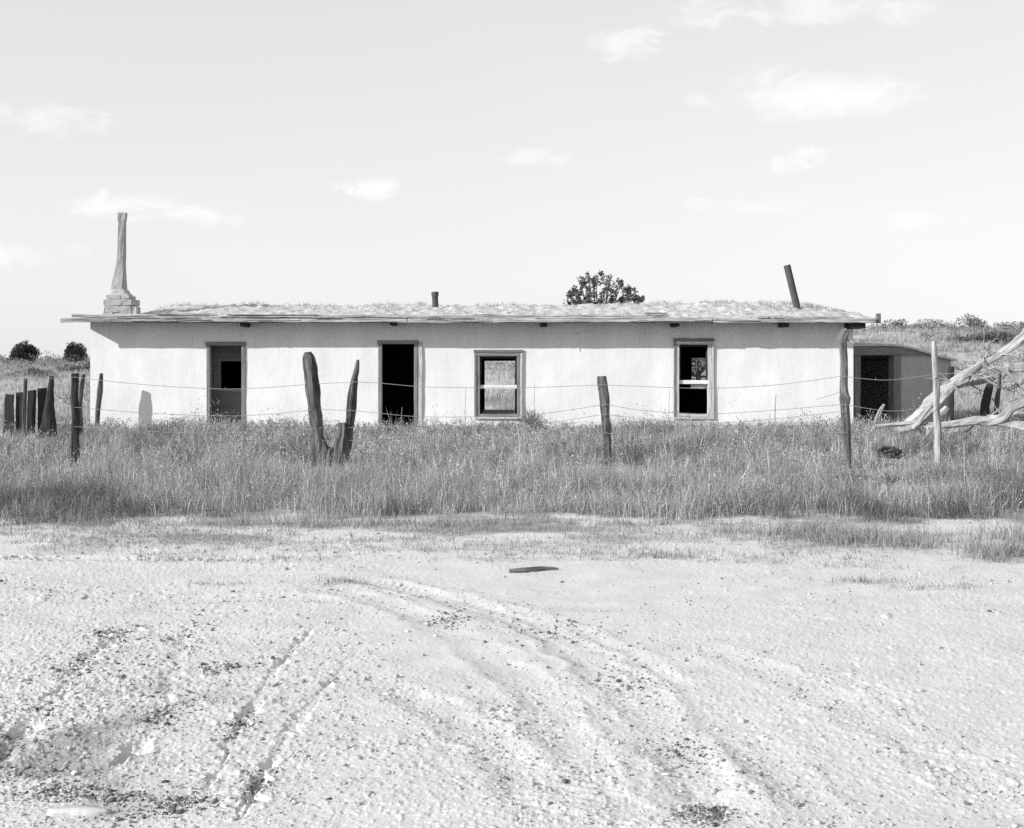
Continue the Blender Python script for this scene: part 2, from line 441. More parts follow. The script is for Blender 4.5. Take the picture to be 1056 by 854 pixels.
def meadow():
    Ps = []; H = []; W = []; Lm = []; T = []

    def scatter(n, y0, y1, dens_scale, wid, hs):
        # clumps of blades; clump centres by area
        yy = np.sqrt(rng.uniform(y0 ** 2, y1 ** 2, n)); xx = rng.uniform(-0.72, 0.72, n) * yy
        fr = FRONT(xx)
        den = 0.22 + 1.0 * sstep(-0.3, 0.3, fbm(xx * 1.3, yy * 1.3, 14, 4))
        den *= sstep(fr - 0.05, fr + 0.3, yy + 0.25 * fbm(xx * 2.5, yy * 2.5, 15, 2))
        for (px, pyy) in POSTS:
            den *= 1 - 0.6 * np.exp(-(((xx - px) / 0.35) ** 2 + ((yy - pyy + 0.75) / 0.8) ** 2))
        inside = (xx > HX0 - 0.02) & (xx < HX1 + 0.02) & (yy > HY0 - 0.03) & (yy < HY1 + 0.05)
        shed = (xx > 7.6) & (yy > 28.6 + (xx - 7.8) * 0.66) & (xx < 10.9) & (yy < 34)
        k = (rng.uniform(0, 1, n) < den) & ~inside & ~shed
        xx = xx[k]; yy = yy[k]
        nb = 9
        x = np.repeat(xx, nb) + rng.normal(0, 0.045, len(xx) * nb); y = np.repeat(yy, nb) + rng.normal(0, 0.045, len(xx) * nb)
        y = np.where((x > HX0) & (x < HX1) & (y > HY0 - 0.05) & (y < HY0 + 1), HY0 - 0.05, y)
        z = ground_h(x, y) - 0.01
        ch = np.repeat(rng.lognormal(0, 0.30, len(xx)), nb)
        loc = 0.5 + 0.9 * sstep(-0.35, 0.45, fbm(x * 0.8, y * 0.8, 16, 4))
        front = 0.55 + 0.45 * sstep(FRONT(x), FRONT(x) + 0.7, y)
        back = 1 - 0.22 * sstep(19, 25, y) - 0.3 * sstep(26, 27.8, y)
        for (px, pyy) in POSTS:
            loc = loc * (1 - (0.8 if abs(px + 2.72) < .1 else 0.6) * np.exp(-((x - px) / (0.8 if abs(px + 2.72) < .1 else 0.5)) ** 2) * sstep(pyy - 2.5, pyy - 1.5, y) * (1 - sstep(pyy - 0.1, pyy + 0.5, y)))
        h = hs * ch * loc * front * back * rng.uniform(0.5, 1.25, len(x))
        species = sstep(0.05, 0.4, fbm(x * 0.8, y * 0.55, 18, 3))
        t = np.repeat(rng.lognormal(-0.04, 0.4, len(xx)).clip(.3, 1.7), nb) * rng.lognormal(0, 0.34, len(x)).clip(.4, 1.6) * (1 - 0.46 * species)
        Ps.append(np.stack([x, y, z], 1)); H.append(h); W.append(np.full(len(x), wid) * rng.uniform(0.6, 1.4, len(x)))
        Lm.append(np.abs(rng.normal(0.42, 0.34, len(x))).clip(0, 1.25)); T.append(t)

    scatter(26000, 12.0, 17.0, 1, 0.0045, 0.235)
    scatter(29000, 17.0, 24.0, 1, 0.0062, 0.235)
    scatter(19500, 24.0, 33.0, 1, 0.0085, 0.27)
    P = np.concatenate(Ps)
    blade_mesh('meadow_grass', P, np.concatenate(H), np.concatenate(W), np.concatenate(Lm), np.concatenate(T), M['grass'])
    # scrubby weeds: small leaves clustered round many thin stems
    n = 21000
    yy = np.sqrt(rng.uniform(11.6 ** 2, 28 ** 2, n)); xx = rng.uniform(-0.72, 0.72, n) * yy
    den = 0.15 + sstep(-0.25, 0.35, fbm(xx * 0.9 + 7, yy * 0.9, 61, 4))
    ok = (rng.uniform(0, 1, n) < den) & (yy > FRONT(xx) + 0.1 - 0.9 * rng.uniform(0, 1, n) ** 3) & ~((xx > HX0 - .1) & (xx < HX1 + .1) & (yy > HY0 - .15)) & ~((xx > 7.6) & (yy > 28.4 + (xx - 7.8) * .66))
    for (px, pyy) in POSTS: ok &= ~((np.abs(xx - px) < 0.5) & (yy > pyy - 1.9) & (yy < pyy + .1) & (rng.uniform(0, 1, n) < .85))
    xx = xx[ok]; yy = yy[ok]; n = len(xx); k = 26
    hh = rng.lognormal(math.log(.25), .34, n) * (0.6 + 0.75 * sstep(-0.35, 0.45, fbm(xx * .8, yy * .8, 16, 4))) * (0.6 + 0.4 * sstep(FRONT(xx), FRONT(xx) + 0.9, yy)) * (1 - 0.35 * sstep(25.5, 27.8, yy))
    lean = rng.normal(0, .25, (n, 2)); wid = rng.uniform(.25, .55, n)
    t = rng.uniform(.08, 1, (n, k)); ra = rng.uniform(0, 6.283, (n, k)); rr = np.sqrt(rng.uniform(0, 1, (n, k))) * (hh * wid * .6)[:, None] * (1.15 - .6 * t)
    X = xx[:, None] + lean[:, :1] * hh[:, None] * t ** 1.5 + np.cos(ra) * rr; Y = yy[:, None] + lean[:, 1:] * hh[:, None] * t ** 1.5 + np.sin(ra) * rr
    Zz = ground_h(xx, yy)[:, None] + hh[:, None] * t
    C = np.stack([X, Y, Zz], -1).reshape(-1, 3); m = len(C)
    up = np.stack([np.cos(ra).ravel() * .8, np.sin(ra).ravel() * .8, np.ones(m)], 1) + rng.normal(0, .5, (m, 3)); up /= np.linalg.norm(up, axis=1)[:, None]
    sd = np.cross(up, rng.normal(0, 1, (m, 3))); sd /= np.linalg.norm(sd, axis=1)[:, None]
    sz = (rng.uniform(.012, .030, m) * np.repeat(yy, k) / 17)[:, None]
    V = np.stack([C, C + up * sz * .5 + sd * sz * .22, C + up * sz * 1.3, C + up * sz * .5 - sd * sz * .22], 1).reshape(-1, 3)
    tn = np.repeat(rng.lognormal(-0.1, .52, n).clip(.2, 1.7) * (1 - .45 * sstep(.05, .4, fbm(xx * .8, yy * .55, 18, 3))), k) * rng.lognormal(0, .25, m).clip(0, 1.4)
    np_mesh('meadow_weeds', V, np.arange(4 * m), np.arange(m) * 4, np.full(m, 4), M['grass'], np.repeat(tn, 4), 'stuff')
    # seed stalks that stand above the leaves
    n = 20000
    yy = np.sqrt(rng.uniform(12.7 ** 2, 30 ** 2, n)); xx = rng.uniform(-0.72, 0.72, n) * yy
    ok = ~((xx > HX0 - 0.05) & (xx < HX1 + 0.05) & (yy > HY0 - 0.08)) & ~((xx > 7.6) & (yy > 28.6 + (xx - 7.8) * 0.66))
    for (px, pyy) in POSTS: ok &= ~((np.abs(xx - px) < 0.6) & (yy > pyy - 2.2) & (yy < pyy) & (rng.uniform(0, 1, n) < .85))
    ok &= (yy > FRONT(xx) + 0.15) & (rng.uniform(0, 1, n) < 0.3 + 0.7 * sstep(-0.2, 0.4, fbm(xx * 1.1, yy * 1.1, 19, 3)))
    xx = xx[ok]; yy = yy[ok]; n = len(xx)
    h = rng.uniform(0.18, 0.36, n) * (1 - 0.25 * sstep(20, 26, yy) - 0.3 * sstep(26, 27.8, yy))
    blade_mesh('seed_stalk_grass', np.stack([xx, yy, ground_h(xx, yy)], 1), h, np.full(n, 0.004) * (yy / 15), rng.uniform(0.1, 0.8, n),
               rng.uniform(0.8, 1.55, n), M['grass'], heads=rng.uniform(1.0, 3.0, n))


meadow()


def low_tufts():
    """short scattered growth on the bare strip in front of the meadow"""
    spots = [(870, 555, 1.0, 0.40, 900, 0.16), (935, 562, 0.5, 0.2, 260, 0.14), (1035, 573, 0.45, 0.3, 500, 0.17), (820, 549, 0.6, 0.2, 350, 0.16), (1056, 556, 0.6, 0.25, 350, 0.17),
             (430, 541, 1.0, 0.22, 420, 0.10), (520, 545, 1.0, 0.25, 260, 0.06), (60, 552, 1.0, 0.3, 420, 0.05), (200, 551, 1.2, 0.3, 420, 0.06), (620, 548, 1.4, .25, 300, .05), (740, 552, .8, .25, 260, .06), (350, 543, 1.1, 0.22, 500, 0.13), (240, 541, 0.9, 0.2, 400, 0.12), (120, 546, 1.2, 0.25, 300, 0.07), (30, 540, 0.9, 0.2, 260, 0.08),
             (280, 560, 1.6, 0.35, 420, 0.05), (130, 560, 1.4, 0.4, 420, 0.05), (480, 562, 1.2, 0.4, 300, 0.05), (640, 574, 0.8, 0.18, 260, 0.06), (680, 573, 0.3, 0.1, 120, 0.07),
             (700, 541, 1.2, 0.15, 300, 0.08), (560, 541, 1.2, 0.15, 260, 0.08), (885, 601, 0.35, 0.10, 130, 0.06), (965, 607, 0.35, 0.08, 90, 0.05), (360, 603, 0.25, 0.07, 70, 0.05), (345, 600, 0.2, 0.06, 50, 0.05),
             (230, 603, 0.25, 0.05, 50, 0.04), (900, 585, 0.6, 0.12, 90, 0.05), (470, 578, 0.4, 0.1, 70, 0.04)]
    P = []; H = []
    for (px, py, sx, sy, n, h) in spots:
        x0, y0 = gd(px, py)
        n = int(n * 1.6)
        cx = rng.normal(x0, sx * 0.5, n // 6 + 1); cy = rng.normal(y0, sy * 0.6, n // 6 + 1)
        x = np.repeat(cx, 6) + rng.normal(0, 0.03, len(cx) * 6); y = np.repeat(cy, 6) + rng.normal(0, 0.03, len(cx) * 6)
        P.append(np.stack([x, y, ground_h(x, y) + micro(x, y) - 0.008], 1)); H.append(h * rng.uniform(0.4, 1.3, len(x)))
    # thin random sprigs
    n = 7200
    y = rng.uniform(10.0, 12.9, n); x = rng.uniform(-0.72, 0.72, n) * y
    k = fbm(x * 1.1, y * 1.6, 35, 4) > -0.02
    x = np.repeat(x[k], 4) + rng.normal(0, 0.03, k.sum() * 4); y = np.repeat(y[k], 4) + rng.normal(0, 0.03, k.sum() * 4)
    P.append(np.stack([x, y, ground_h(x, y) + micro(x, y) - 0.006], 1)); H.append(rng.uniform(0.015, 0.06, len(x)))
    P = np.concatenate(P); H = np.concatenate(H); n = len(P)
    blade_mesh('low_grass', P, H, np.full(n, 0.005), np.abs(rng.normal(0.5, 0.35, n)).clip(0, 1.2), rng.uniform(0.55, 1.2, n), M['grass'])


low_tufts()


def hill_grass():
    n = 118000
    y = np.sqrt(rng.uniform(30 ** 2, 84 ** 2, n)); x = rng.uniform(-0.72, 0.72, n) * y
    ok = ~((x > HX0 - 0.1) & (x < HX1 + 0.1) & (y < HY1 + 4.5 + 3.5 * fbm(x * .9, y * .6, 27, 3))) & ~((x > 7.6) & (x < 11.2) & (y < 35.5))
    ok &= rng.uniform(0, 1, n) < 0.25 + 0.8 * sstep(-0.15, 0.45, fbm(x * 0.35, y * 0.25, 24, 4))
    x = np.repeat(x[ok], 4); y = np.repeat(y[ok], 4)
    x = x + rng.normal(0, 0.08, len(x)); y = y + rng.normal(0, 0.08, len(y)); n = len(x)
    t = rng.uniform(0.6, 1.35, n) * (1 - 0.3 * sstep(0.1, 0.5, fbm(x * 0.4, y * 0.3, 26, 3)))
    h = rng.uniform(0.12, 0.36, n)
    blade_mesh('hill_grass', np.stack([x, y, ground_h(x, y) - 0.02], 1), h, np.full(n, 0.016) * y / 45, np.abs(rng.normal(0.35, 0.25, n)).clip(0, 1), t, M['grass'])


hill_grass()


def hill_scrub():
    n = 3600; k = 46
    yy = np.sqrt(rng.uniform(38 ** 2, 78 ** 2, n)); xx = rng.uniform(-0.72, 0.72, n) * yy
    ok = (rng.uniform(0, 1, n) < sstep(-0.1, 0.4, fbm(xx * 0.22, yy * 0.16, 63, 4))) & ~((xx > HX0 - 1) & (xx < HX1 + .5) & (yy < 46))
    xx = xx[ok]; yy = yy[ok]; n = len(xx)
    hh = rng.lognormal(math.log(.36), .35, n); w = rng.uniform(.5, 1.3, n) * hh
    t = rng.uniform(.03, 1, (n, k)); ra = rng.uniform(0, 6.283, (n, k)); rr = np.sqrt(rng.uniform(0, 1, (n, k))) * w[:, None] * np.sqrt(1.02 - t * t * .9)
    C = np.stack([xx[:, None] + np.cos(ra) * rr, yy[:, None] + np.sin(ra) * rr, ground_h(xx, yy)[:, None] + hh[:, None] * t], -1).reshape(-1, 3); m = len(C)
    up = rng.normal(0, 1, (m, 3)) + np.array([0, 0, .8]); up /= np.linalg.norm(up, axis=1)[:, None]
    sd = np.cross(up, rng.normal(0, 1, (m, 3))); sd /= np.linalg.norm(sd, axis=1)[:, None]
    sz = (rng.uniform(.04, .10, m))[:, None]
    V = np.stack([C, C + up * sz * .5 + sd * sz * .3, C + up * sz * 1.3, C + up * sz * .5 - sd * sz * .3], 1).reshape(-1, 3)
    tn = np.repeat(rng.lognormal(-0.15, .45, n).clip(.3, 1.8), k) * rng.uniform(.7, 1.3, m)
    np_mesh('hill_scrub', V, np.arange(4 * m), np.arange(m) * 4, np.full(m, 4), M['leaf_pale'], np.repeat(tn, 4), 'stuff')


hill_scrub()


# ------------------------------------------------------------------ clods and pebbles (stuff)
def clods():
    ico = [(-0.526, 0, 0.851), (0.526, 0, 0.851), (-0.526, 0, -0.851), (0.526, 0, -0.851), (0, 0.851, 0.526), (0, 0.851, -0.526),
           (0, -0.851, 0.526), (0, -0.851, -0.526), (0.851, 0.526, 0), (-0.851, 0.526, 0), (0.851, -0.526, 0), (-0.851, -0.526, 0)]
    fc = [(0, 4, 1), (0, 9, 4), (9, 5, 4), (4, 5, 8), (4, 8, 1), (8, 10, 1), (8, 3, 10), (5, 3, 8), (5, 2, 3), (2, 7, 3), (7, 10, 3), (7, 6, 10),
          (7, 11, 6), (11, 0, 6), (0, 1, 6), (6, 1, 10), (9, 0, 11), (9, 11, 2), (9, 2, 5), (7, 2, 11)]
    fc = [f[::-1] for f in fc]
    n = 68000
    yy = 3.4 * (12.8 / 3.4) ** rng.uniform(0, 1, n); xx = rng.uniform(-0.7, 0.7, n) * yy
    dens = 0.10 + 0.75 * sstep(-0.05, 0.5, fbm(xx * 1.3, yy * 1.3, 51, 3)) + 0.5 * sstep(-1.0, -2.4, xx) * sstep(9, 5, yy)
    for ((gx, gy), hw, dp, td) in TRG:
        for k in range(0, len(gx)):
            d = np.hypot(xx - gx[k], yy - gy[k])
            dens += 0.35 * np.exp(-((d - 0.14) / 0.08) ** 2)
    k = rng.uniform(0, 1.4, n) < dens
    xx = xx[k]; yy = yy[k]; n = len(xx)
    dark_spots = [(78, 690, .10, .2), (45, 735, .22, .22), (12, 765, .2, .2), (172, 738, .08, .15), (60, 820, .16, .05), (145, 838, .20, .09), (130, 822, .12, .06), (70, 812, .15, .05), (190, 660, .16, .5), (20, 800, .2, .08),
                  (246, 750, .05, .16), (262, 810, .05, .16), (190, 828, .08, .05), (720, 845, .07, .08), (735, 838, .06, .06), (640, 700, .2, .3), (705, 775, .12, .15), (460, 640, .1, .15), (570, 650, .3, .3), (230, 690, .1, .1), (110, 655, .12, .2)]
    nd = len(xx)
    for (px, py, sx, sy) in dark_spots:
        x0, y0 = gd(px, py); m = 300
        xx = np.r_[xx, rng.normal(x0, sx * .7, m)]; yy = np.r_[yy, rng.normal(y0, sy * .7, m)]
    n = len(xx)
    s = np.minimum(0.0024 * rng.lognormal(0, 0.68, n) * (0.55 + 0.085 * yy), 0.0135)
    z = ground_h(xx, yy) + micro(xx, yy)
    B = np.array(ico)
    V = B[None] * (1 + rng.normal(0, 0.30, (n, 12, 1)))
    a = rng.uniform(0, 6.283, n); c, q = np.cos(a)[:, None], np.sin(a)[:, None]
    sx = rng.uniform(0.8, 1.8, (n, 1)); sz = rng.uniform(0.5, 0.95, (n, 1))
    X = V[..., 0] * sx; Y = V[..., 1]; Z = V[..., 2] * sz
    W = np.stack([X * c - Y * q, X * q + Y * c, Z], -1) * s[:, None, None]
    W += np.stack([xx, yy, z + s * 0.25], 1)[:, None, :]
    lo = (np.array(fc)[None] + (np.arange(n) * 12)[:, None, None]).ravel()
    nf = n * 20
    tone = np.repeat(np.where(rng.uniform(0, 1, n) < 0.16, rng.uniform(0.2, 0.6, n), rng.uniform(0.65, 1.0, n)), 12)
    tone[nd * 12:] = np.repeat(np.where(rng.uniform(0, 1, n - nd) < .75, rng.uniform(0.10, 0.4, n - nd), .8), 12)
    np_mesh('dirt_clods', W.reshape(-1, 3), lo, np.arange(nf) * 3, np.full(nf, 3), M['clod'], tone, 'stuff', smooth=False)


clods()

# ------------------------------------------------------------------ the adobe house
house = thing('adobe_house', (-0.9, 28.0, 0.0), 'long low white plastered adobe house with an earth-covered flat roof', 'house')
WT = 0.45
HZ = 2.41


def pxr(x0, x1, y0, y1, d=28.0):
    a = at(x0, y1, d); b = at(x1, y0, d)
    return (a.x, b.x, a.z, b.z)


OPEN = {
    'door_a': pxr(213, 253, 352.5, 447), 'door_b': pxr(390, 431, 351, 447),
    'win_a': pxr(491.5, 536.5, 364, 430), 'win_b': pxr(697, 733.5, 352, 430),
}


def wall_panel(us, vs, holes, P):
    mb = MB(); key = {}
    nu, nv = len(us) - 1, len(vs) - 1

    def solid(i, j):
        if i < 0 or j < 0 or i >= nu or j >= nv: return False
        cu = (us[i] + us[i + 1]) / 2; cv = (vs[j] + vs[j + 1]) / 2
        return not any(h[0] < cu < h[1] and h[2] < cv < h[3] for h in holes)

    def vert(i, j, w):
        k = (i, j, w)
        if k not in key:
            key[k] = len(mb.v); p = P(us[i], vs[j], w); mb.v.append(tuple(p)); mb.tc.append(tuple(p))
        return key[k]

    def face(vs_, mi):
        mb.f.append(tuple(vs_)); mb.mi.append(mi)

    for i in range(nu):
        for j in range(nv):
            if not solid(i, j): continue
            face((vert(i, j, 0), vert(i + 1, j, 0), vert(i + 1, j + 1, 0), vert(i, j + 1, 0)), 0)
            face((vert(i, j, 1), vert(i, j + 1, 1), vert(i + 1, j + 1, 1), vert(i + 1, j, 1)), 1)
            for (di, dj, e) in ((-1, 0, ((i, j), (i, j + 1))), (1, 0, ((i + 1, j + 1), (i + 1, j))), (0, -1, ((i + 1, j), (i, j))), (0, 1, ((i, j + 1), (i + 1, j + 1)))):
                if not solid(i + di, j + dj):
                    (a, b), (c, d) = e
                    face((vert(a, b, 0), vert(c, d, 0), vert(c, d, 1), vert(a, b, 1)), 0)
    return mb


def cuts(lo, hi, step, extra):
    e = sorted({lo, hi, *extra}); out = []
    for a, b in zip(e[:-1], e[1:]):
        n = max(1, int(round((b - a) / step)))
        out += [a + (b - a) * k / n for k in range(n)]
    return out + [hi]


holes = [(o[0], o[1], max(o[2], -1), o[3]) for o in OPEN.values()]
us = cuts(HX0, HX1, 0.11, [h[0] for h in holes] + [h[1] for h in holes])
vs = cuts(-0.25, HZ, 0.11, [h[2] for h in holes if h[2] > -0.2] + [h[3] for h in holes])


def Pf(u, v, w):
    n = float(fbm(np.array([u * 0.7]), np.array([v * 0.9]), 40, 4)[0])
    return Vector((u, HY0 + (0.018 * n if w == 0 else WT), v))


wall_panel(us, vs, holes, Pf).build('wall', [M['plaster'], M['indoor_shade']], house, smooth=False)['label'] = 'white plastered front wall with two doors and two windows'
bk = [(-0.74, 0.08, 0.14, 1.51), (4.84, 5.37, 0.78, 1.59)]
usb = cuts(HX0, HX1, 0.4, [b[0] for b in bk] + [b[1] for b in bk]); vsb = cuts(-0.25, HZ, 0.4, [b[2] for b in bk] + [b[3] for b in bk])
wall_panel(usb, vsb, bk, lambda u, v, w: Vector((u, HY1 - (0 if w == 0 else WT), v))).build('wall', [M['plaster'], M['indoor_shade']], house)


def ztop(y):
    return 2.42 + 0.084 * (y - 27.45) if y < 30.8 else 2.70 - 0.084 * (y - 30.8)


for sx, w in ((HX0, 1), (HX1, -1)):
    wall_panel(cuts(HY0 + 0.002 + (0.0), HY1 - 0.002, 0.3, []), cuts(-0.25, 1.0, 0.2, []), [],
               lambda u, v, q: Vector((sx + (0.003 if q == 0 else WT - 0.003) * w, u + 0.006 * (1 if u < 30 else -1), -0.25 + (v + 0.25) / 1.25 * (ztop(u) - 0.012 + 0.25)))
               ).build('wall', [M['plaster'], M['indoor_shade']], house)
for x in (-4.6, -1.9, 2.4):
    b = MB(); b.box((x, HY0 + WT + .003, -0.1), (x + 0.2, HY1 - WT - .003, 2.40)); b.build('partition_wall', M['indoor_shade'], house)
b = MB(); b.box((HX0 + WT + .004, HY0 + WT + .004, -0.1), (HX1 - WT - .004, HY1 - WT - .004, 0.03)); b.build('floor', M['indoor_shade'], house)

# roof deck, fascia and earth
RX0, RX1 = at(67, 330, 27.45).x, at(905, 330, 27.45).x


def slab(name, y0, y1, za, zb, x0, x1, th, mat, parent):
    mb = MB(); n = 40; vs_ = []; fs = []
    for k in range(n + 1):
        x = x0 + (x1 - x0) * k / n
        for (y, z) in ((y0, za), (y1, zb)):
            vs_.append((x, y, z)); vs_.append((x, y, z - th))
    for k in range(n):
        a = 4 * k; c = a + 4
        fs += [(a, c, c + 2, a + 2), (a + 1, a + 3, c + 3, c + 1), (a, a + 1, c + 1, c), (a + 2, c + 2, c + 3, a + 3)]
    fs += [(0, 2, 3, 1), (4 * n, 4 * n + 1, 4 * n + 3, 4 * n + 2)]
    mb.add(vs_, fs)
    return mb


roof = MB()
s1 = slab('r', 27.45, 30.8, 2.445, 2.725, RX0, RX1, 0.03, None, None); s2 = slab('r', 30.803, 34.2, 2.725, 2.44, RX0, RX1, 0.03, None, None)
roof.v = s1.v; roof.f = s1.f; roof.tc = s1.tc; roof.mi = s1.mi; roof.add(s2.v, s2.f)
roof_o = roof.build('roof', M['old_wood'], house)


def earth_h(x, y):
    l = sstep(at(108, 0, 28.5).x, at(175, 0, 28.5).x, x + 0.25 * fbm(y * 1.1, y * 0, 3, 2)); r = 1 - sstep(at(845, 0, 29).x, at(915, 0, 28.5).x, x)
    prof = 0.035 + 0.15 * sstep(27.45, 30.6, y) * (1 - 0.6 * sstep(31.2, 34.1, y))
    mound = 0.07 * np.exp(-((x - at(760, 0, 29).x) / 2.0) ** 2) * sstep(27.5, 30, y)
    return (prof + mound) * l * (0.1 + 0.9 * r) + (0.045 * fbm(x * 0.9, y * 1.2, 52, 3) + 0.045 * fbm(x * 5, y * 5, 53, 3) + 0.08 * np.clip(fbm(x * 8, y * 8, 58, 2) - 0.1, 0, 1)) * l + 0.006 * l - 0.012


def build_earth():
    x = np.arange(at(108, 0, 28).x, at(909, 0, 27.6).x, 0.055); y = np.arange(27.47, 34.1, 0.075)
    X, Y = np.meshgrid(x, y)
    zt = np.where(Y < 30.8, 2.445 + 0.0836 * (Y - 27.45), 2.725 - 0.0838 * (Y - 30.8))
    Z = zt + earth_h(X, Y)
    R, C = X.shape; idx = np.arange(R * C).reshape(R, C)
    q = np.stack([idx[:-1, :-1], idx[:-1, 1:], idx[1:, 1:], idx[1:, :-1]], -1).reshape(-1, 4)
    V = np.stack([X, Y, Z], -1).reshape(-1, 3) - np.array(parent_off(roof_o))
    o = np_mesh('earth_cover', V, q.ravel(), np.arange(len(q)) * 4, np.full(len(q), 4), M['roof_dirt'], None, None, roof_o, smooth=True)
    # weeds on the roof
    n = 5200
    xx = rng.uniform(at(140, 0, 29).x, at(885, 0, 29).x, n); yy = rng.uniform(27.7, 32.2, n)
    k = rng.uniform(0, 1, n) < 0.05 + 0.9 * sstep(0.0, 0.5, fbm(xx * 1.4, yy * 1.4, 54, 3)) * sstep(28.6, 30.4, yy)
    k |= (np.abs(xx - at(822, 0, 29.5).x) < 0.75) & (np.abs(yy - 29.4) < 0.5) & (rng.uniform(0, 1, n) < 0.8)
    xx = np.repeat(xx[k], 5) + rng.normal(0, 0.04, k.sum() * 5); yy = np.repeat(yy[k], 5) + rng.normal(0, 0.04, k.sum() * 5)
    zt = np.where(yy < 30.8, 2.445 + 0.0836 * (yy - 27.45), 2.725 - 0.0838 * (yy - 30.8)) + earth_h(xx, yy)
    n = len(xx)
    P = np.stack([xx, yy, zt - 0.01], 1) - np.array(parent_off(roof_o))
    blade_mesh('roof_weeds', P, rng.uniform(0.03, 0.13, n), np.full(n, 0.010), np.abs(rng.normal(0.4, 0.3, n)).clip(0, 1), rng.uniform(0.7, 1.5, n), M['grass'], 'stuff', roof_o)


build_earth()
# fascia: two courses of weathered boards, butted, sagging a little
fx = [at(p, 0, 27.4).x for p in (62, 215, 420, 560, 735, 880)]
for (a, c, zlo, zhi, yy) in ((fx[0], fx[2] - 0.01, 2.405, 2.505, 27.40), (fx[2] + 0.01, fx[4] - 0.01, 2.40, 2.52, 27.40), (fx[4] + 0.01, at(903, 0, 27.4).x, 2.395, 2.50, 27.40),
                            (fx[0] + 0.25, fx[1], 2.512, 2.585, 27.415), (fx[1] + 0.015, fx[3], 2.51, 2.575, 27.41), (fx[3] + 0.01, at(690, 0, 27.4).x, 2.527, 2.575, 27.42)):
    b = MB(); b.box((a, yy, zlo), (c, yy + 0.045, zhi), jit=0.005, seg=18, bev=0.008); b.build('fascia_board', M['fascia'], roof_o)
for k in range(26):                                              # split and slipped pieces along the eave
    x0 = random.uniform(fx[0] + .3, fx[5] - 1.5); l = random.uniform(.4, 2.2); l = min(l, fx[5] - x0); z = random.choice((2.43, 2.46, 2.5) if x0 + l > fx[4] - 1 else (2.43, 2.5, 2.515, 2.56, 2.585)) + random.gauss(0, .01); t = random.uniform(.012, .03)
    b = MB(); yk = 27.375 + random.uniform(0, .02) - k * .0007
    b.box((x0, yk, z), (x0 + l, yk + .022, z + t), jit=.004, seg=7, bev=.003)
    b.build('splintered_board', random.choice((M['fascia'], M['fascia'], M['old_wood'])), roof_o)
for (p0, p1, y_) in ((103, 152, 323.0), (84, 118, 323.8)):       # loose dark boards lying near the chimney
    a = at(p0, y_, 28.1); c = at(p1, y_, 28.1); b = MB(); b.box((a.x, 27.95, 2.53), (c.x, 28.2, 2.56), jit=0.006, seg=5); b.build('loose_board', M['post_dark'], roof_o)
for (p, w, h) in ((251, .13, .09), (405, .12, .06), (561, .14, .09), (697, .14, .09), (810, .15, .10), (884, .34, .13)):
    a = at(p, 0, 27.55); b = MB(); b.box((a.x - w / 2, 27.50, 2.398 - h), (a.x + w / 2, 27.99, 2.396), jit=0.004, seg=3, bev=0.01); b.build('beam_end', M['post_dark'], house)
b = MB(); c = at(908, 0, 27.5); b.box((c.x - .10, 27.456, 2.385), (c.x + .0, 27.54, 2.60), jit=0.002, seg=3, bev=0.01); b.build('beam_end', M['old_wood'], house)

# chimney: a stepped masonry base and a long flue that tapers upward
c0 = at(125, 323, 28.75)
chim = MB()


def ring_stack(mb, cx, cy, levels, jit=0.012):
    """stack of squarish courses: (z, half x, half y, shift x)"""
    ns = 20; vs_ = []
    for (z, hx, hy, sx) in levels:
        for k in range(ns):
            a = 2 * math.pi * k / ns; c, s = math.cos(a), math.sin(a)
            e = 0.28
            px_ = math.copysign(abs(c) ** e, c) * hx; py_ = math.copysign(abs(s) ** e, s) * hy
            vs_.append((cx + sx + px_ + random.gauss(0, jit), cy + py_ + random.gauss(0, jit), z + random.gauss(0, jit * 0.5)))
    fs = []
    for i in range(len(levels) - 1):
        for k in range(ns):
            j = (k + 1) % ns; fs.append((i * ns + k, i * ns + j, (i + 1) * ns + j, (i + 1) * ns + k))
    fs.append(tuple((len(levels) - 1) * ns + k for k in range(ns)))
    mb.add(vs_, fs)


zb = 2.50
for (hx, hy, z0_, z1_, sx) in ((.325, .33, 0, .155, .01), (.31, .32, .159, .31, .016), (.32, .32, .314, .465, .006), (.265, .26, .469, .56, -.005)):
    # each course is two squared stones side by side
    m_ = c0.x + sx + random.uniform(-.12, .12)
    chim.box((c0.x + sx - hx, 28.75 - hy, zb + z0_), (m_ - .003, 28.75 + hy, zb + z1_), jit=.006, seg=2, bev=.018)
    chim.box((m_ + .003, 28.75 - hy + .006, zb + z0_ + .001), (c0.x + sx + hx, 28.75 + hy, zb + z1_ - .001), jit=.006, seg=2, bev=.018)
ring_stack(chim, c0.x, 28.75, [(zb + .55, .25, .25, -.01), (zb + .62, .21, .20, -.025), (zb + .70, .17, .17, -.04)], 0.006)
ch = chim.build('chimney', M['stone'], house)
b = MB(); b.box((c0.x + .30, 28.45, zb), (c0.x + .44, 28.8, zb + .30), jit=.008, seg=3, bev=.02); b.build('stone_block', M['stone'], ch)
fl = MB()
zf = zb + .67
ring_stack(fl, c0.x, 28.75, [(zf, .165, .16, -.055), (zf + .2, .145, .14, -.04), (zf + .42, .115, .11, -.022), (zf + .62, .092, .09, -.004), (zf + .8, .084, .084, .008), (zf + 1.2, .080, .08, .016), (zf + 1.59, .078, .078, .022), (zf + 1.67, .090, .092, .025), (zf + 1.82, .092, .094, .03)], 0.005)
fl.build('flue', M['flue'], ch, smooth=False)


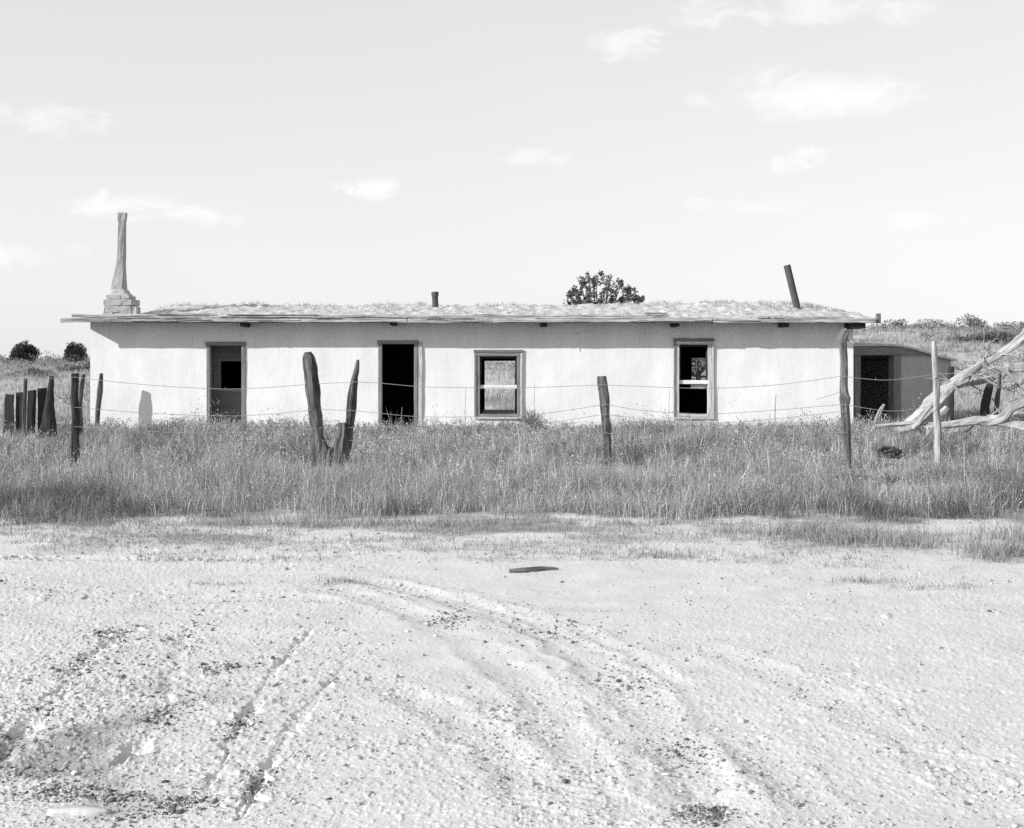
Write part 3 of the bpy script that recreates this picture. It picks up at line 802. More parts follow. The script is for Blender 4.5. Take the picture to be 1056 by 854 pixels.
def stove_pipe(px0, py0, px1, py1, d, r, band):
    mb = MB(); a = at(px0, py0, d); c = at(px1, py1, d)
    mb.tube([a - (c - a).normalized() * 0.3, a, c], r, 14, 0.02, 6)
    if band:
        u = (c - a).normalized(); mb.tube([c - u * 0.10, c - u * 0.002], r * 1.18, 14, 0.0, 2)
    return mb.build('stove_pipe', M['pipe'], house, smooth=False)


stove_pipe(449, 316, 448.5, 301, 30.2, 0.075, True)
stove_pipe(821, 313, 811.5, 273.5, 29.4, 0.085, False)['label'] = 'tall leaning stove pipe'

# ---- doors and windows
def box_part(name, lo, hi, mat, parent, jit=0.0025, seg=4, bev=0.006):
    b = MB(); b.box(lo, hi, jit=jit, seg=seg, bev=bev); return b.build(name, mat, parent)


def frame(name, o, y0, y1, w, mats, sill=None):
    x0, x1, z0, z1 = o
    f = MB(); g = 0.003
    f.box((x0 + g, y0, z0), (x0 + w, y1, z1 - w - 0.002), jit=.002, seg=5, bev=.006)
    f.box((x1 - w, y0, z0), (x1 - g, y1, z1 - w - 0.002), jit=.002, seg=5, bev=.006)
    f.box((x0 - 0.015, y0 - 0.012, z1 - w), (x1 + 0.015, y1, z1 - g), jit=.002, seg=3, bev=.006)
    if sill: f.box((x0 + w + .002, y0, z0 + .001), (x1 - w - .002, y1, z0 + sill), jit=.002, seg=3, bev=.006)
    return f.build(name, mats, house)


o = OPEN['door_a']
da = frame('door_frame', o, 27.975, 28.16, 0.085, M['frame_wood'])
o = (o[0], o[1], 0.02, o[3])
# ajar leaf set deep in the opening with its upper pane gone
dl = MB(); yy = 28.46
xa, xb = o[0] + 0.02, o[1] + 0.06
hx0, hx1, hz0, hz1 = at(227.5, 0, yy).x, at(249.5, 0, yy).x, at(0, 401.5, yy).z, at(0, 372.5, yy).z
dl.box((xa, yy, 0.03), (hx0, yy + .045, o[3] - .02), jit=.001, seg=3); dl.box((hx1, yy, 0.03), (xb + .05, yy + .045, o[3] - .02), jit=.001, seg=3)
dl.box((hx0 + .002, yy, hz1), (hx1 - .002, yy + .045, o[3] - .02), jit=.001, seg=3); dl.box((hx0 + .002, yy, 0.03), (hx1 - .002, yy + .045, hz0), jit=.001, seg=3)
dleaf = dl.build('door', M['door_wood'], house); dleaf['label'] = 'old panelled door with its upper pane missing'
box_part('rail', (hx0 - .06, yy - .014, hz0 - .05), (hx1 + .03, yy - .002, hz0 - .004), M['frame_wood'], dleaf)
box_part('rail', (xa + .03, yy - .014, 0.06), (xa + .11, yy - .002, o[3] - .1), M['door_wood'], dleaf)
o = OPEN['door_b']
frame('door_frame', o, 27.97, 28.17, 0.085, M['frame_wood'])
box_part('trim_board', (o[1] + .02, 27.968, 0.05), (o[1] + .10, 27.99, o[3] - .05), M['pale_paint'], house)

def window(o, rail_z, wf, label, matf, sashes):
    x0, x1, z0, z1 = o
    fr = frame('window', o, 27.972, 28.13, wf, matf, sill=wf * 0.9)
    fr['label'] = label
    box_part('sill', (x0 - .05, 27.945, z0 - .045), (x1 + .05, 28.02, z0 - .003), M['pale_paint'], fr)
    # outer casing boards nailed on the plaster
    box_part('casing', (x0 - .055, 27.955, z0), (x0 - .003, 27.985, z1 + .0), M['frame_wood'], fr)
    box_part('casing', (x1 + .003, 27.955, z0), (x1 + .055, 27.985, z1 + .0), M['pale_paint'], fr)
    box_part('casing', (x0 - .06, 27.952, z1 + .004), (x1 + .06, 27.985, z1 + .07), M['old_wood'], fr)
    a, c = x0 + wf + .004, x1 - wf - .004
    s = MB(); s.box((a, 28.02, rail_z - .045), (c, 28.085, rail_z + .04), jit=.002, seg=3, bev=.004)
    s.build('meeting_rail', M['white_paint'], fr)
    for (u, v) in ((a, a + .035), (c - .035, c)):
        box_part('sash_stile', (u, 28.04, rail_z + .044), (v, 28.08, z1 - wf - .004), sashes, fr, .001, 3, 0)
    box_part('sash_rail', (a + .037, 28.04, z1 - wf - .05), (c - .037, 28.08, z1 - wf - .004), sashes, fr, .001, 3, 0)
    if x0 < 0.5: box_part('sash_rail', (a + .037, 28.04, z0 + wf + .004), (c - .037, 28.08, z0 + wf + .085), sashes, fr, .004, 3, 0)
    return fr


zr = at(0, 399, 28).z
window(OPEN['win_a'], zr, 0.075, 'sash window whose empty frame shows the hillside behind', M['frame_wood'], M['post_dark'])
window(OPEN['win_b'], at(0, 394, 28).z, 0.075, 'tall sash window with a black lower half', M['pale_paint'], M['post_dark'])
# torn curtain rag hanging under the rail of the tall window, broken pane shards in the other
b = MB(); a = at(712, 396, 28.1); c = at(729, 401, 28.1)
vv = []
for k in range(9):
    t = k / 8; x = a.x + (c.x - a.x) * t
    vv += [(x, 28.098, a.z + 0.01), (x, 28.102 + 0.006 * math.sin(k), a.z - 0.075 - 0.05 * random.random() * (1 - abs(t - .6)))]
b.add(vv + [(p[0], p[1] + .004, p[2]) for p in vv], [(2 * k, 2 * k + 1, 2 * k + 3, 2 * k + 2) for k in range(8)] + [(18 + 2 * k, 18 + 2 * k + 2, 18 + 2 * k + 3, 18 + 2 * k + 1) for k in range(8)])
b.build('rag', M['bleached'], house)
# pale scratch in the plaster high on the wall
b = MB()
pts = [(590, 341), (592, 344), (597, 344.5), (600, 342), (605, 342), (613, 343)]
b.tube([at(x, y, 27.985) for x, y in pts], 0.007, 5, 0, 8); b.tube([at(x, y, 27.985) for x, y in ((598, 343), (598, 350), (596, 356), (597, 362))], 0.006, 5, 0, 6)
b.build('plaster_scratch', M['white_paint'], house)

# ------------------------------------------------------------------ the shed at the end of the house
ang = math.radians(34)
shed = thing('adobe_shed', (7.95, 28.75, 0), 'small shaded adobe shed with a dark doorway and sagging roof beside the house', 'shed')
shed.rotation_euler = (0, 0, ang)
shd = Vector((math.cos(ang), math.sin(ang)))


def u_of(px):          # pixel column -> distance along the shed front
    k = (px - CX) / F
    return (k * 28.75 - 7.95) / (shd.x - k * shd.y)


def zs_of(px, py):
    u = u_of(px); d = 28.75 + u * shd.y
    return EYE - (py - HY) / F * d


uu = [u_of(p) for p in (881, 886, 921, 928, 981)]
prof_px = [(879, 355), (905, 354.5), (925, 355), (940, 358.5), (955, 363), (968, 367), (982, 370)]
pu = [u_of(p) for p, _ in prof_px]; pz = [zs_of(*q) for q in prof_px]
top = lambda u: float(np.interp(u, pu, pz))


class Loc:                     # shed parts are written in the shed's own frame
    pass


def lbuild(mb, name, mat, smooth=False):
    me_o = mb.build(name, mat, None, smooth=smooth); me_o.parent = shed; return me_o


zl = zs_of(900, 366.5)
zl_v = -0.2 + (zl + 0.2) * 1.8 / (top(uu[1]) - .05 + .2)
us_ = cuts(-0.3, uu[4], 0.15, [uu[1], uu[2]]); vs_ = cuts(-0.2, 1.6, 0.15, [zl_v])
mbs = wall_panel(us_, vs_, [(uu[1], uu[2], -1, zl_v)], lambda u, v, w: Vector((u, 0.01 * float(fbm(np.array([u]), np.array([v]), 9, 3)[0]) if w == 0 else 0.13, -0.2 + (v + 0.2) * (top(u) - .05 + .2) / 1.8)))
lbuild(mbs, 'wall', [M['adobe'], M['indoor_shade']])
b = MB(); b.box((uu[4] - .3, 0.134, -0.2), (uu[4], 3.2, top(uu[4]) - .06), seg=4, jit=.004); lbuild(b, 'wall', M['adobe'])
b = MB(); b.box((-0.3, 3.21, -0.2), (uu[4], 3.5, 1.55), seg=4, jit=.004); lbuild(b, 'wall', M['adobe'])
b = MB(); b.box((uu[0] - .02, -.035, -.1), (uu[1] + .015, .12, zl), jit=.003, seg=5, bev=.006); lbuild(b, 'door_jamb', M['old_wood'])
b = MB(); b.box((uu[2] - .01, -.04, -.1), (uu[3], .12, zl), jit=.003, seg=5, bev=.006)
lbuild(b, 'door_jamb', M['old_wood'])
# curved earth roof over a deep lintel board
mb = MB(); n = 36; vv = []; fs = []
ulist = np.linspace(-0.35, uu[4] + 0.12, n)
rows = [(-0.10, 0.0), (-0.10, -0.04), (0, 0)]
for k, u in enumerate(ulist):
    t = top(u)
    for (y, dz) in ((-.09, -.05), (-.09, 0), (0.6, .03), (1.6, .05), (2.6, .02), (3.6, -.05), (3.6, -.10)):
        vv.append((u, y, t + dz + 0.012 * float(fbm(np.array([u * 4]), np.array([y * 3.0 + dz]), 77, 3)[0])))
for k in range(n - 1):
    for j in range(7):
        a, c = k * 7 + j, k * 7 + (j + 1) % 7; fs.append((a, a + 7, c + 7, c))
fs += [tuple(range(7)), tuple((n - 1) * 7 + j for j in range(7))[::-1]]
mb.add(vv, fs); lbuild(mb, 'roof', M['roof_dirt'])
mb = MB(); vv = []; fs = []
ul = np.linspace(-0.28, u_of(966), 24)
for u in ul:
    t = top(u) - .055
    zlo = min(zl + .004, t - 0.01)
    vv += [(u, -.06, t), (u, -.06, zlo), (u, -.012, zlo), (u, -.012, t)]
for k in range(23):
    for j in range(4):
        a, c = k * 4 + j, k * 4 + (j + 1) % 4; fs.append((a, c, c + 4, a + 4))
fs += [(3, 2, 1, 0), tuple(92 + j for j in range(4))]
mb.add(vv, fs, [(p[2] * 3, p[1], p[0]) for p in vv]); lbuild(mb, 'lintel', M['old_wood'])

# ------------------------------------------------------------------ barbed wire fence
FD = 18.5
fence = thing('barbed_wire_fence', (1.0, FD, 0), 'sagging barbed wire fence on crooked wooden posts in the tall grass', 'fence')


def post(name, pts, mat, label, d=FD, parent=fence, sides=14, rough=0.32, rings=40, flat=(1, 1)):
    mb = MB()
    P = [at(x, y, d) for x, y, w in pts]; R = [w / 2 / F * d for x, y, w in pts]
    mb.tube(P, R, sides, rough, rings, flat)
    o = mb.build(name, mat, parent, smooth=False); o['label'] = label
    return o


post('fence_post', [(78.5, 500, 9), (78, 465, 8), (77.5, 430, 8.5), (76.5, 412, 9), (77, 400, 7.5), (77, 385, 8)], M['post_dark'], 'thick dark charred post')
post('fence_post', [(627, 492, 8), (626.5, 465, 8), (625.5, 440, 8.5), (624.5, 432, 7.5), (623, 410, 9), (621, 395, 9), (620.5, 388, 8)], M['post_brown'], 'single upright post with a split top')
post('fence_post', [(875, 495, 8), (873.5, 465, 8.5), (872.5, 440, 8.5), (871, 419, 8), (871, 411, 10.5), (870, 401, 7.5), (870, 375, 7), (869, 358, 7.5), (868, 350, 9), (870, 344, 10), (873, 339.5, 5)], M['post_grey'], 'tall crooked post with a knobbed top')
post('fence_post', [(968, 500, 7.5), (966.5, 465, 8.5), (967, 445, 9), (965.5, 420, 6.5), (965.5, 395, 6.5), (963.5, 370, 5.5), (963, 352, 4.2)], M['post_pale'], 'tall slim pale post before the fallen tree')
# the forked trunk that serves as a post
fk = MB()
def T(pts, d=FD, **k): fk.tube([at(x, y, d + (q if False else 0)) for x, y, w in pts], [w * .45 / F * d for x, y, w in pts], 18, 0.42, 40, **k)
q = 0
T([(329, 520, 15), (328, 485, 15), (327, 462, 13.5), (326, 440, 13.5), (324, 418, 14.5), (322, 395, 16), (319.5, 377, 16.5), (318, 367, 14), (317.5, 363, 8)])
T([(348, 520, 17), (352, 485, 15), (356, 468, 11), (358.5, 455, 9), (361, 435, 8.5), (363, 412, 9.5), (365, 395, 8), (367.5, 382, 5.5), (369, 371, 2.5)], d=FD + 0.02)
T([(346, 505, 17), (349, 480, 14), (351, 462, 11), (353, 447, 9), (352.5, 436, 7.5)], d=FD - 0.08)
for (x_, yt, w_) in ((331, 450, 11), (334, 457, 13), (338, 461, 14), (342, 462, 14), (346, 460, 14), (350, 456, 13), (353, 458, 12)):
    T([(x_ + (x_ - 341) * -.15, 520, w_ + 3), (x_, 490, w_ + 3), (x_, yt + 10, w_), (x_ + (x_ - 341) * .08, yt, w_ * .5)], d=FD - 0.02 - .02 * random.random())
fk.build('forked_post', M['post_brown'], fence)['label'] = 'forked tree stump with a thick arm and a thin pointed arm'

WR = 0.0041


def strand(pts, sag=None, d=FD - 0.09, r=WR, barb=True):
    mb = MB()
    P = [at(x, y, d) for x, y in pts]
    mb.tube(P, r, 5, 0, max(12, len(P) * 8))
    if barb:
        for k in range(len(P) - 1):
            L = (P[k + 1] - P[k]).length; n = int(L / 0.28)
            for j in range(n):
                p = P[k].lerp(P[k + 1], (j + .5) / n); a = random.uniform(0, 3.14)
                v = Vector((math.cos(a) * .2, random.uniform(-1, 1), math.sin(a))) * 0.02
                mb.tube([p - v, p + v], 0.0022, 4, 0, 2)
    return mb.build('barbed_wire', M['wire'], fence)


strand([(-40, 386), (20, 391), (77, 389)]); strand([(77, 389), (140, 396), (220, 401), (270, 400), (323, 396)]); strand([(323, 396), (345, 395), (365, 394)])
strand([(365, 394), (390, 395), (440, 399), (530, 400), (622, 397)]); strand([(622, 397), (700, 400), (735, 400.5), (800, 397), (868, 388)])
strand([(868, 388), (915, 392), (964, 386)]); strand([(964, 386), (1010, 383), (1090, 372)])
strand([(77, 420), (150, 426), (230, 429), (280, 427), (330, 422)]); strand([(330, 422), (345, 423), (360, 423)]); strand([(360, 423), (390, 426), (440, 430), (530, 429), (580, 424), (624, 417)])
strand([(624, 417), (660, 423), (700, 426), (735, 427), (800, 423), (870, 417)]); strand([(870, 417), (920, 424), (966, 418)])
strand([(77, 440), (180, 446), (290, 446), (333, 441)]); strand([(356, 441), (440, 440), (530, 440), (580, 434), (624, 427)]); strand([(624, 427), (680, 434), (740, 436), (800, 432), (871, 424)])
strand([(333, 455), (440, 452), (540, 450), (625, 447)]); strand([(625, 447), (740, 448), (872, 446)])
strand([(842, 412), (852, 409), (868, 404)])
for (x, y0, y1) in ((150, 418, 446), (551, 396, 452), (480, 400, 452), (414, 420, 455), (799.5, 407, 446), (740, 398, 440), (690, 402, 440)):
    mb = MB(); mb.tube([at(x + .6, y0, FD - .1), at(x - .4, (y0 + y1) / 2, FD - .1), at(x, y1, FD - .1)], 0.0036 if x != 799.5 else 0.008, 5, 0, 8)
    mb.build('wire_stay', M['wire'] if x != 799.5 else M['post_pale'], fence)
mb = MB()
for y in (438, 446, 454, 463, 472):
    mb.tube([at(x, y + 2.2 * math.sin(x * .021 + y), FD - .1) for x in range(372, 626, 28)] + [at(626, y, FD - .1)], .0021, 4, 0, 40)
for x in range(380, 624, 12):
    mb.tube([at(x + random.gauss(0, 1), 437, FD - .1), at(x + random.gauss(0, 1), 455, FD - .1), at(x, 474, FD - .1)], .0019, 4, 0, 6)
mb.build('woven_wire', M['wire'], fence)
mb = MB(); mb.tube([at(868, 351, FD), at(873, 350, FD), at(881, 354, FD - .05)], [.03, .02, .012], 7, .1, 8); mb.build('twig', M['post_pale'], fence)

# ------------------------------------------------------------------ posts, boards and stakes that stand alone
def lone(name, pts, d, mat, label, cat, group=None, flat=(1, 1), sides=12, rough=.2):
    P = [at(x, y, d) for x, y, w in pts]; R = [w / 2 / F * d for x, y, w in pts]
    mb = MB(); mb.tube(P, R, sides, rough, 20, flat)
    base = Vector((P[0].x, d, gz(P[0].x, d)))
    return tag(mb.build(name, mat, None, loc=base), label, cat, group)


lone('wooden_post', [(82, 460, 5), (83, 440, 5), (82.5, 420, 4.5), (84, 400, 5), (86.5, 386, 4)], 24.5, M['post_brown'], 'thin weathered post standing close behind the thick dark charred post', 'post')
lone('wooden_post', [(100, 452, 4.5), (101, 425, 5), (103, 405, 5.5), (104.5, 385, 3.5)], 27.55, M['post_brown'], 'slim leaning post casting its shadow on the white wall', 'post', flat=(1, 1.25))
lone('wooden_post', [(979, 462, 7), (980, 430, 6.5), (980.5, 400, 6), (981, 378, 6)], 27.0, M['post_dark'], 'short dark post at the far corner of the shed', 'post')
lone('wooden_stake', [(1019, 440, 9), (1015.5, 425, 10), (1018, 408, 9), (1021, 396, 7)], 30.0, M['post_dark'], 'squat dark stake leaning beside a thinner stake near the brush pile', 'stake', flat=(1, .5))
lone('wooden_stake', [(1028, 440, 5), (1028, 420, 5.5), (1030, 400, 4.5), (1031, 385, 2.5)], 30.2, M['post_brown'], 'thin pointed stake beside the squat dark stake', 'stake')

pf = thing('board_fence', at(30, 450, 24.0).to_tuple()[:2] + (0.0,), 'broken row of dark upright boards at the edge of the meadow', 'fence')


def pboard(pts4, th=.035, mat=M['post_dark'], d=24.0):
    mb = MB(); a = [at(x, y, d) for x, y in pts4]
    n = 5; vv = []
    for k in range(n + 1):
        l = a[0].lerp(a[3], k / n); r = a[1].lerp(a[2], k / n)
        j = random.gauss(0, .006)
        vv += [(l.x + j, d, l.z), (r.x + j, d, r.z), (r.x + j, d + th, r.z), (l.x + j, d + th, l.z)]
    fs = []
    for k in range(n):
        for j in range(4):
            fs.append((k * 4 + j, k * 4 + (j + 1) % 4, k * 4 + 4 + (j + 1) % 4, k * 4 + 4 + j))
    fs += [(3, 2, 1, 0), tuple(n * 4 + j for j in range(4))]
    mb.add(vv, fs, [(p[0] * 1 + d, p[1], p[2]) for p in vv]); return mb.build('board', mat, pf)


pboard([(3, 456), (13, 456), (14, 407), (5.5, 406.5)]); pboard([(15.5, 455), (22, 455), (23.5, 404.5), (16.5, 405)], d=24.05); pboard([(27.5, 455), (35.5, 455), (36.5, 402), (28, 403)])
pboard([(39, 455), (43, 455), (48, 400), (38.5, 400.5)], d=24.06)
mb = MB(); mb.tube([at(25, 460, 23.9), at(25, 420, 23.9), at(26, 402, 23.9), at(26.3, 390, 23.9)], [.04, .04, .035, .04], 10, .2, 14); mb.build('post', M['post_brown'], pf)
mb = MB(); mb.tube([at(50, 460, 23.92), at(50, 435, 23.92), at(51, 418, 23.92), at(52.5, 402, 23.92), at(53.5, 388, 23.92)], [.17, .15, .09, .055, .035], 12, .35, 20); mb.build('post', M['post_dark'], pf)

# ------------------------------------------------------------------ fallen dead tree
ft = thing('fallen_tree', (at(1000, 0, 24).x, 24.0, 0), 'large bleached fallen tree lying across the grass beside the shed', 'fallen tree')


def limb(name, pts, d, parent, mat=M['bleached'], rough=.42, d1=None, sides=12, loc=None, forks=0):
    d1 = d if d1 is None else d1
    n = len(pts); P = []; R = []
    for k, (x, y, w) in enumerate(pts):
        dd = d + (d1 - d) * k / (n - 1); P.append(at(x, y, dd) + Vector((random.gauss(0, w * .0012), 0, random.gauss(0, w * .0012)))); R.append(w * .43 / F * dd * random.uniform(.9, 1.12))
    mb = MB(); mb.tube(P, R, sides, rough, max(10, 6 * n))
    for q_ in range(forks):
        k = random.randint(1, len(P) - 2) if len(P) > 2 else 0
        p0 = P[k].lerp(P[min(k + 1, len(P) - 1)], random.random()); l = random.uniform(.25, .6)
        dv = Vector((random.gauss(0, 1), random.gauss(0, .5), random.gauss(.25, .7))).normalized()
        m_ = p0 + dv * l * .5 + Vector((random.gauss(0, .05), 0, random.gauss(0, .05)))
        e_ = p0 + dv * l + Vector((random.gauss(0, .08), 0, random.gauss(-.03, .08)))
        mb.tube([p0, m_, e_], [R[k] * .5 + .006, .012, .005], 6, .2, 8)
        for _ in range(2):
            dv2 = (dv + Vector((random.gauss(0, .8), random.gauss(0, .4), random.gauss(0, .8)))).normalized()
            mb.tube([m_, m_ + dv2 * l * .25, m_ + dv2 * l * .5], [.009, .007, .004], 5, .2, 5)
    return mb.build(name, mat, parent, loc=loc, smooth=False)


limb('trunk', [(926, 445, 6), (940, 437, 13), (952, 425, 16), (966, 410, 14.5), (985, 394, 12), (1010, 378, 10.5), (1035, 363, 10), (1056, 347, 10), (1085, 322, 8), (1110, 300, 5)], 24.2, ft, d1=23.4, forks=11)
limb('limb', [(922, 446, 5), (950, 438, 10), (975, 437, 11), (1005, 434, 11), (1030, 436, 13), (1056, 441, 13), (1095, 446, 10)], 23.7, ft, d1=23.0, forks=9)
limb('branch', [(903, 439, 3), (918, 438.5, 5), (935, 437, 7), (950, 434, 5)], 23.9, ft)
limb('branch', [(1018, 436, 10), (1032, 430, 10), (1045, 420, 9), (1058, 414, 8), (1085, 400, 6)], 23.3, ft, d1=22.8)
limb('branch', [(941, 442, 5), (948, 434, 7), (955, 425, 6), (961, 417, 5)], 23.5, ft)
limb('branch', [(962, 441, 4), (953, 452, 4), (944, 462, 4), (934, 472, 4.5), (926, 480, 4)], 23.5, ft, d1=20.2)
limb('branch', [(966, 428, 5), (972, 424, 6), (976, 420, 6)], 23.5, ft)
for pts in ([(983, 396, 3), (988, 403, 2.5), (996, 407, 2)], [(1000, 386, 3), (1012, 390, 2), (1022, 388, 1.5)], [(1033, 366, 3), (1042, 366, 2.5), (1050, 369, 2)], [(1040, 430, 5), (1050, 426, 4), (1062, 428, 3)],
            [(1047, 352, 3), (1056, 340, 2.5), (1062, 325, 1.5)], [(1015, 378, 2), (1010, 368, 1.5), (1006, 362, 1)], [(1005, 435, 3), (1000, 443, 3), (992, 446, 2)], [(958, 433, 3), (944, 450, 2.5), (936, 452, 2)]):
    limb('twig', pts, 23.6, ft, sides=7, rough=.15)

tag(limb('dead_stub', [(899, 448, 6), (902, 440, 5.5), (905, 431, 5), (908.5, 423, 4.5), (911.5, 417, 3)], 24.5, None, loc=(at(900, 0, 24.5).x, 24.5, 0)), 'short pale stick standing upright before the shed doorway', 'stick')
for pts, lab, dd in (
        ([(975, 398, 2.5), (995, 388, 3.5), (1018, 380, 4), (1034, 383, 3)], 'long pale branch topmost on the brush pile, arched over the stakes', 31.0),
        ([(992, 381, 2), (1008, 386, 3), (1030, 399, 3), (1044, 403, 2)], 'thin pale branch sloping down across the middle of the brush pile', 30.8),
        ([(1034, 378, 3), (1042, 388, 4), (1052, 399, 4), (1064, 405, 3)], 'crooked pale branch below the pale slab of the brush pile', 30.5),
        ([(980, 404, 2), (996, 397, 4), (1012, 394, 6), (1030, 388, 4), (1042, 386, 2)], 'thick bleached branch lying lowest in the brush pile', 31.4),
        ([(1000, 392, 2), (1003, 383, 2.5), (1009, 374, 2)], 'short forked pale twig standing up out of the brush pile', 31.2)):
    x = at(pts[0][0], 0, dd).x
    tag(limb('dead_branch', pts, dd, None, loc=(x, dd, gz(x, dd)), sides=8, forks=10), lab, 'branch', 'pale branches of the brush pile')
b = MB(); a = at(1040, 384, 30.6); c = at(1066, 374, 30.6); b.box((a.x, 30.6, a.z), (c.x, 30.9, c.z), jit=.012, seg=4, bev=.03)
tag(b.build('pale_slab', M['bleached'], None, loc=(a.x, 30.6, gz(a.x, 30.6))), 'pale flat slab of wood on the brush pile', 'slab')


# ------------------------------------------------------------------ trees and shrubs
def foliage(name, clumps, n, size, mat, parent, lo=0.5, hi=1.5, hollow=0.35, shape=0.5):
    """clumps: (centre, radius xyz); leaf faces spread through each"""
    V = []; T = []
    cl = np.array([[*c, *r] for c, r in clumps])
    pick = rng.choice(len(cl), n, p=(cl[:, 3] * cl[:, 4] * cl[:, 5]) ** .67 / ((cl[:, 3] * cl[:, 4] * cl[:, 5]) ** .67).sum())
    d = rng.normal(0, 1, (n, 3)); d /= np.linalg.norm(d, axis=1)[:, None]
    rr = (hollow + (1 - hollow) * rng.uniform(0, 1, n) ** .6)[:, None]
    c = cl[pick, :3] + d * rr * cl[pick, 3:]
    tone = rng.uniform(lo, hi, len(cl))[pick] * rng.uniform(.7, 1.3, n)
    a = rng.normal(0, 1, (n, 3)) + d * 0.6; a /= np.linalg.norm(a, axis=1)[:, None]
    b_ = np.cross(a, rng.normal(0, 1, (n, 3))); b_ /= np.linalg.norm(b_, axis=1)[:, None]
    s = size * rng.uniform(.5, 1.5, n)[:, None]
    off = np.array(parent_off(parent))
    v = np.stack([c - b_ * s * shape * .6, c + a * s * .2 + b_ * s * shape, c + a * s * 1.3, c + a * s * .3 - b_ * s * shape], 1).reshape(-1, 3) - off
    m = n
    return np_mesh(name, v, np.arange(4 * m), np.arange(m) * 4, np.full(m, 4), mat, np.repeat(tone, 4), None, parent)


def juniper(x, y, w, h, label, mat=M['leaf'], n=3500, size=.07, clumpy=14, z=None, group=None, name='juniper_tree', cat='tree', lowfill=.25):
    z = gz(x, y) if z is None else z
    t = thing(name, (x, y, z), label, cat, group)
    mb = MB(); hub = Vector((x, y, z + h * .35))
    mb.tube([(x, y, z - .1), (x + .03, y, z + h * .2), hub, (x, y, z + h * .75)], [w * .05, w * .045, w * .035, w * .01], 8, .2, 10)
    cl = []
    for k in range(clumpy):
        a = random.uniform(0, 6.283); el = math.asin(random.uniform(-.05 if lowfill < .2 else -.25, 1)); r = random.uniform(.55, .85)
        cx_, cy_, cz_ = x + math.cos(a) * math.cos(el) * r * w / 2, y + math.sin(a) * math.cos(el) * r * w / 2, z + h * lowfill + math.sin(el) * r * h * (1 - lowfill) + h * .12
        q_ = random.uniform(.16, .27)
        cl.append(((cx_, cy_, cz_), (w * q_, w * q_, h * q_ * 1.05)))
        mb.tube([hub, ((hub.x + cx_) / 2, (hub.y + cy_) / 2, (hub.z + cz_) / 2 + .05), (cx_, cy_, cz_)], [w * .02, w * .014, w * .006], 5, .1, 5)
    mb.build('trunk' if cat == 'tree' else 'stem', M['bark'], t)
    foliage('crown' if cat == 'tree' else 'foliage', cl, n, size, mat, t)
    return t


# round junipers on the crest to the side of the house
p = at(25, 372, 66); juniper(p.x, 66, 1.42, 1.0, 'round dark juniper on the crest, wider and further from the house', n=5200, clumpy=34, size=.06, z=p.z - .1, lowfill=.02, group='junipers on the crest')
p = at(78.5, 370, 66); juniper(p.x, 66, 1.2, .86, 'round dark juniper on the crest, nearer the house wall', n=5200, clumpy=34, size=.06, z=p.z - .1, lowfill=.02, group='junipers on the crest')


def cholla():
    """bushy crown that shows above the roof"""
    D = 44.0; x = at(622, 0, D).x
    t = thing('bushy_tree', (x, D, gz(x, D)), 'bushy clumped tree whose crown shows above the roof ridge', 'tree')
    z0 = gz(x, D); mb = MB(); cl = []
    mb.tube([(x, D, z0 - .1), (x + .05, D, z0 + .9), (x, D, z0 + 1.8)], [.16, .13, .1], 9, .2, 8)
    top_px = [(583, 310), (588, 300), (594, 292), (600, 287), (607, 284), (614, 283), (621, 282.5), (628, 284), (634, 287), (640, 290), (647, 293), (654, 297), (660, 302), (665, 306)]
    for k in range(430):
        i = random.uniform(0, len(top_px) - 1); a = top_px[int(i)]; a = (a[0], a[1] - 3)
        f = random.uniform(0, 1) ** .8
        pxx = a[0] + random.uniform(-3, 3); pyy = a[1] + 2 + f * (332 - a[1])
        if pyy > 312: pxx = 622 + (pxx - 622) * random.uniform(.5, .95)
        dd = D + random.uniform(-1.1, 1.1) * (1 - abs(pxx - 622) / 60)
        c = at(pxx, pyy, dd); r = random.uniform(.05, .095)
        cl.append(((c.x, dd, c.z), (r, r, r * 1.45)))
        if k % 3 == 0:
            h0 = Vector((x + random.uniform(-.3, .3), D, z0 + random.uniform(1.2, 1.8)))
            mb.tube([h0, h0.lerp(Vector((c.x, dd, c.z)), .5) + Vector((0, 0, -.1)), (c.x, dd, c.z)], [.04, .025, .01], 5, .1, 5)
    mb.build('trunk', M['bark'], t)
    foliage('crown', cl, 9500, .055, M['leaf_mid'], t, lo=.6, hi=2.2, hollow=.1, shape=.55)


cholla()


def shrub(px, py, d, w, h, label, mat, n=900, size=.08, group=None, sink=0.1, clumpy=9):
    x = at(px, 0, d).x; z = gz(x, d) if py is None else at(px, py, d).z
    z = min(z, gz(x, d)) if py is not None else z
    return juniper(x, d, w, h, label, mat, n, size, clumpy, z=gz(x, d) - .02, group=group, name='shrub', cat='shrub', lowfill=.1)


G = 'scrub on the hill'
shrub(36, None, 56, 1.5, .42, 'dark low shrub on the slope below the wider juniper', M['leaf_pale'], group=G)
shrub(80, None, 58, 1.9, .5, 'dark low shrub on the slope just below the juniper nearer the wall', M['leaf_pale'], group=G)
shrub(930, None, 68, 3.4, .55, 'dark shrub on the ridge just above the shed roof', M['leaf_pale'], n=1500, clumpy=16, group=G)
shrub(960, None, 73, 2.8, .6, 'pale shrub on the ridge between the shed roof and the tallest shrub', M['leaf_pale'], n=1300, clumpy=14, group=G)
shrub(1000, None, 70, 1.8, .95, 'tallest twiggy shrub breaking the ridge line', M['leaf_pale'], n=700, clumpy=16, group=G)
shrub(1018, None, 60, 3.6, .5, 'widest dark flat shrub on the ridge slope', M['leaf_mid'], n=1500, clumpy=24, group=G)
shrub(1050, None, 72, 3.0, .6, 'bushy shrub on the ridge beyond the raised end of the fallen tree', M['leaf_pale'], n=1500, clumpy=16, group=G)
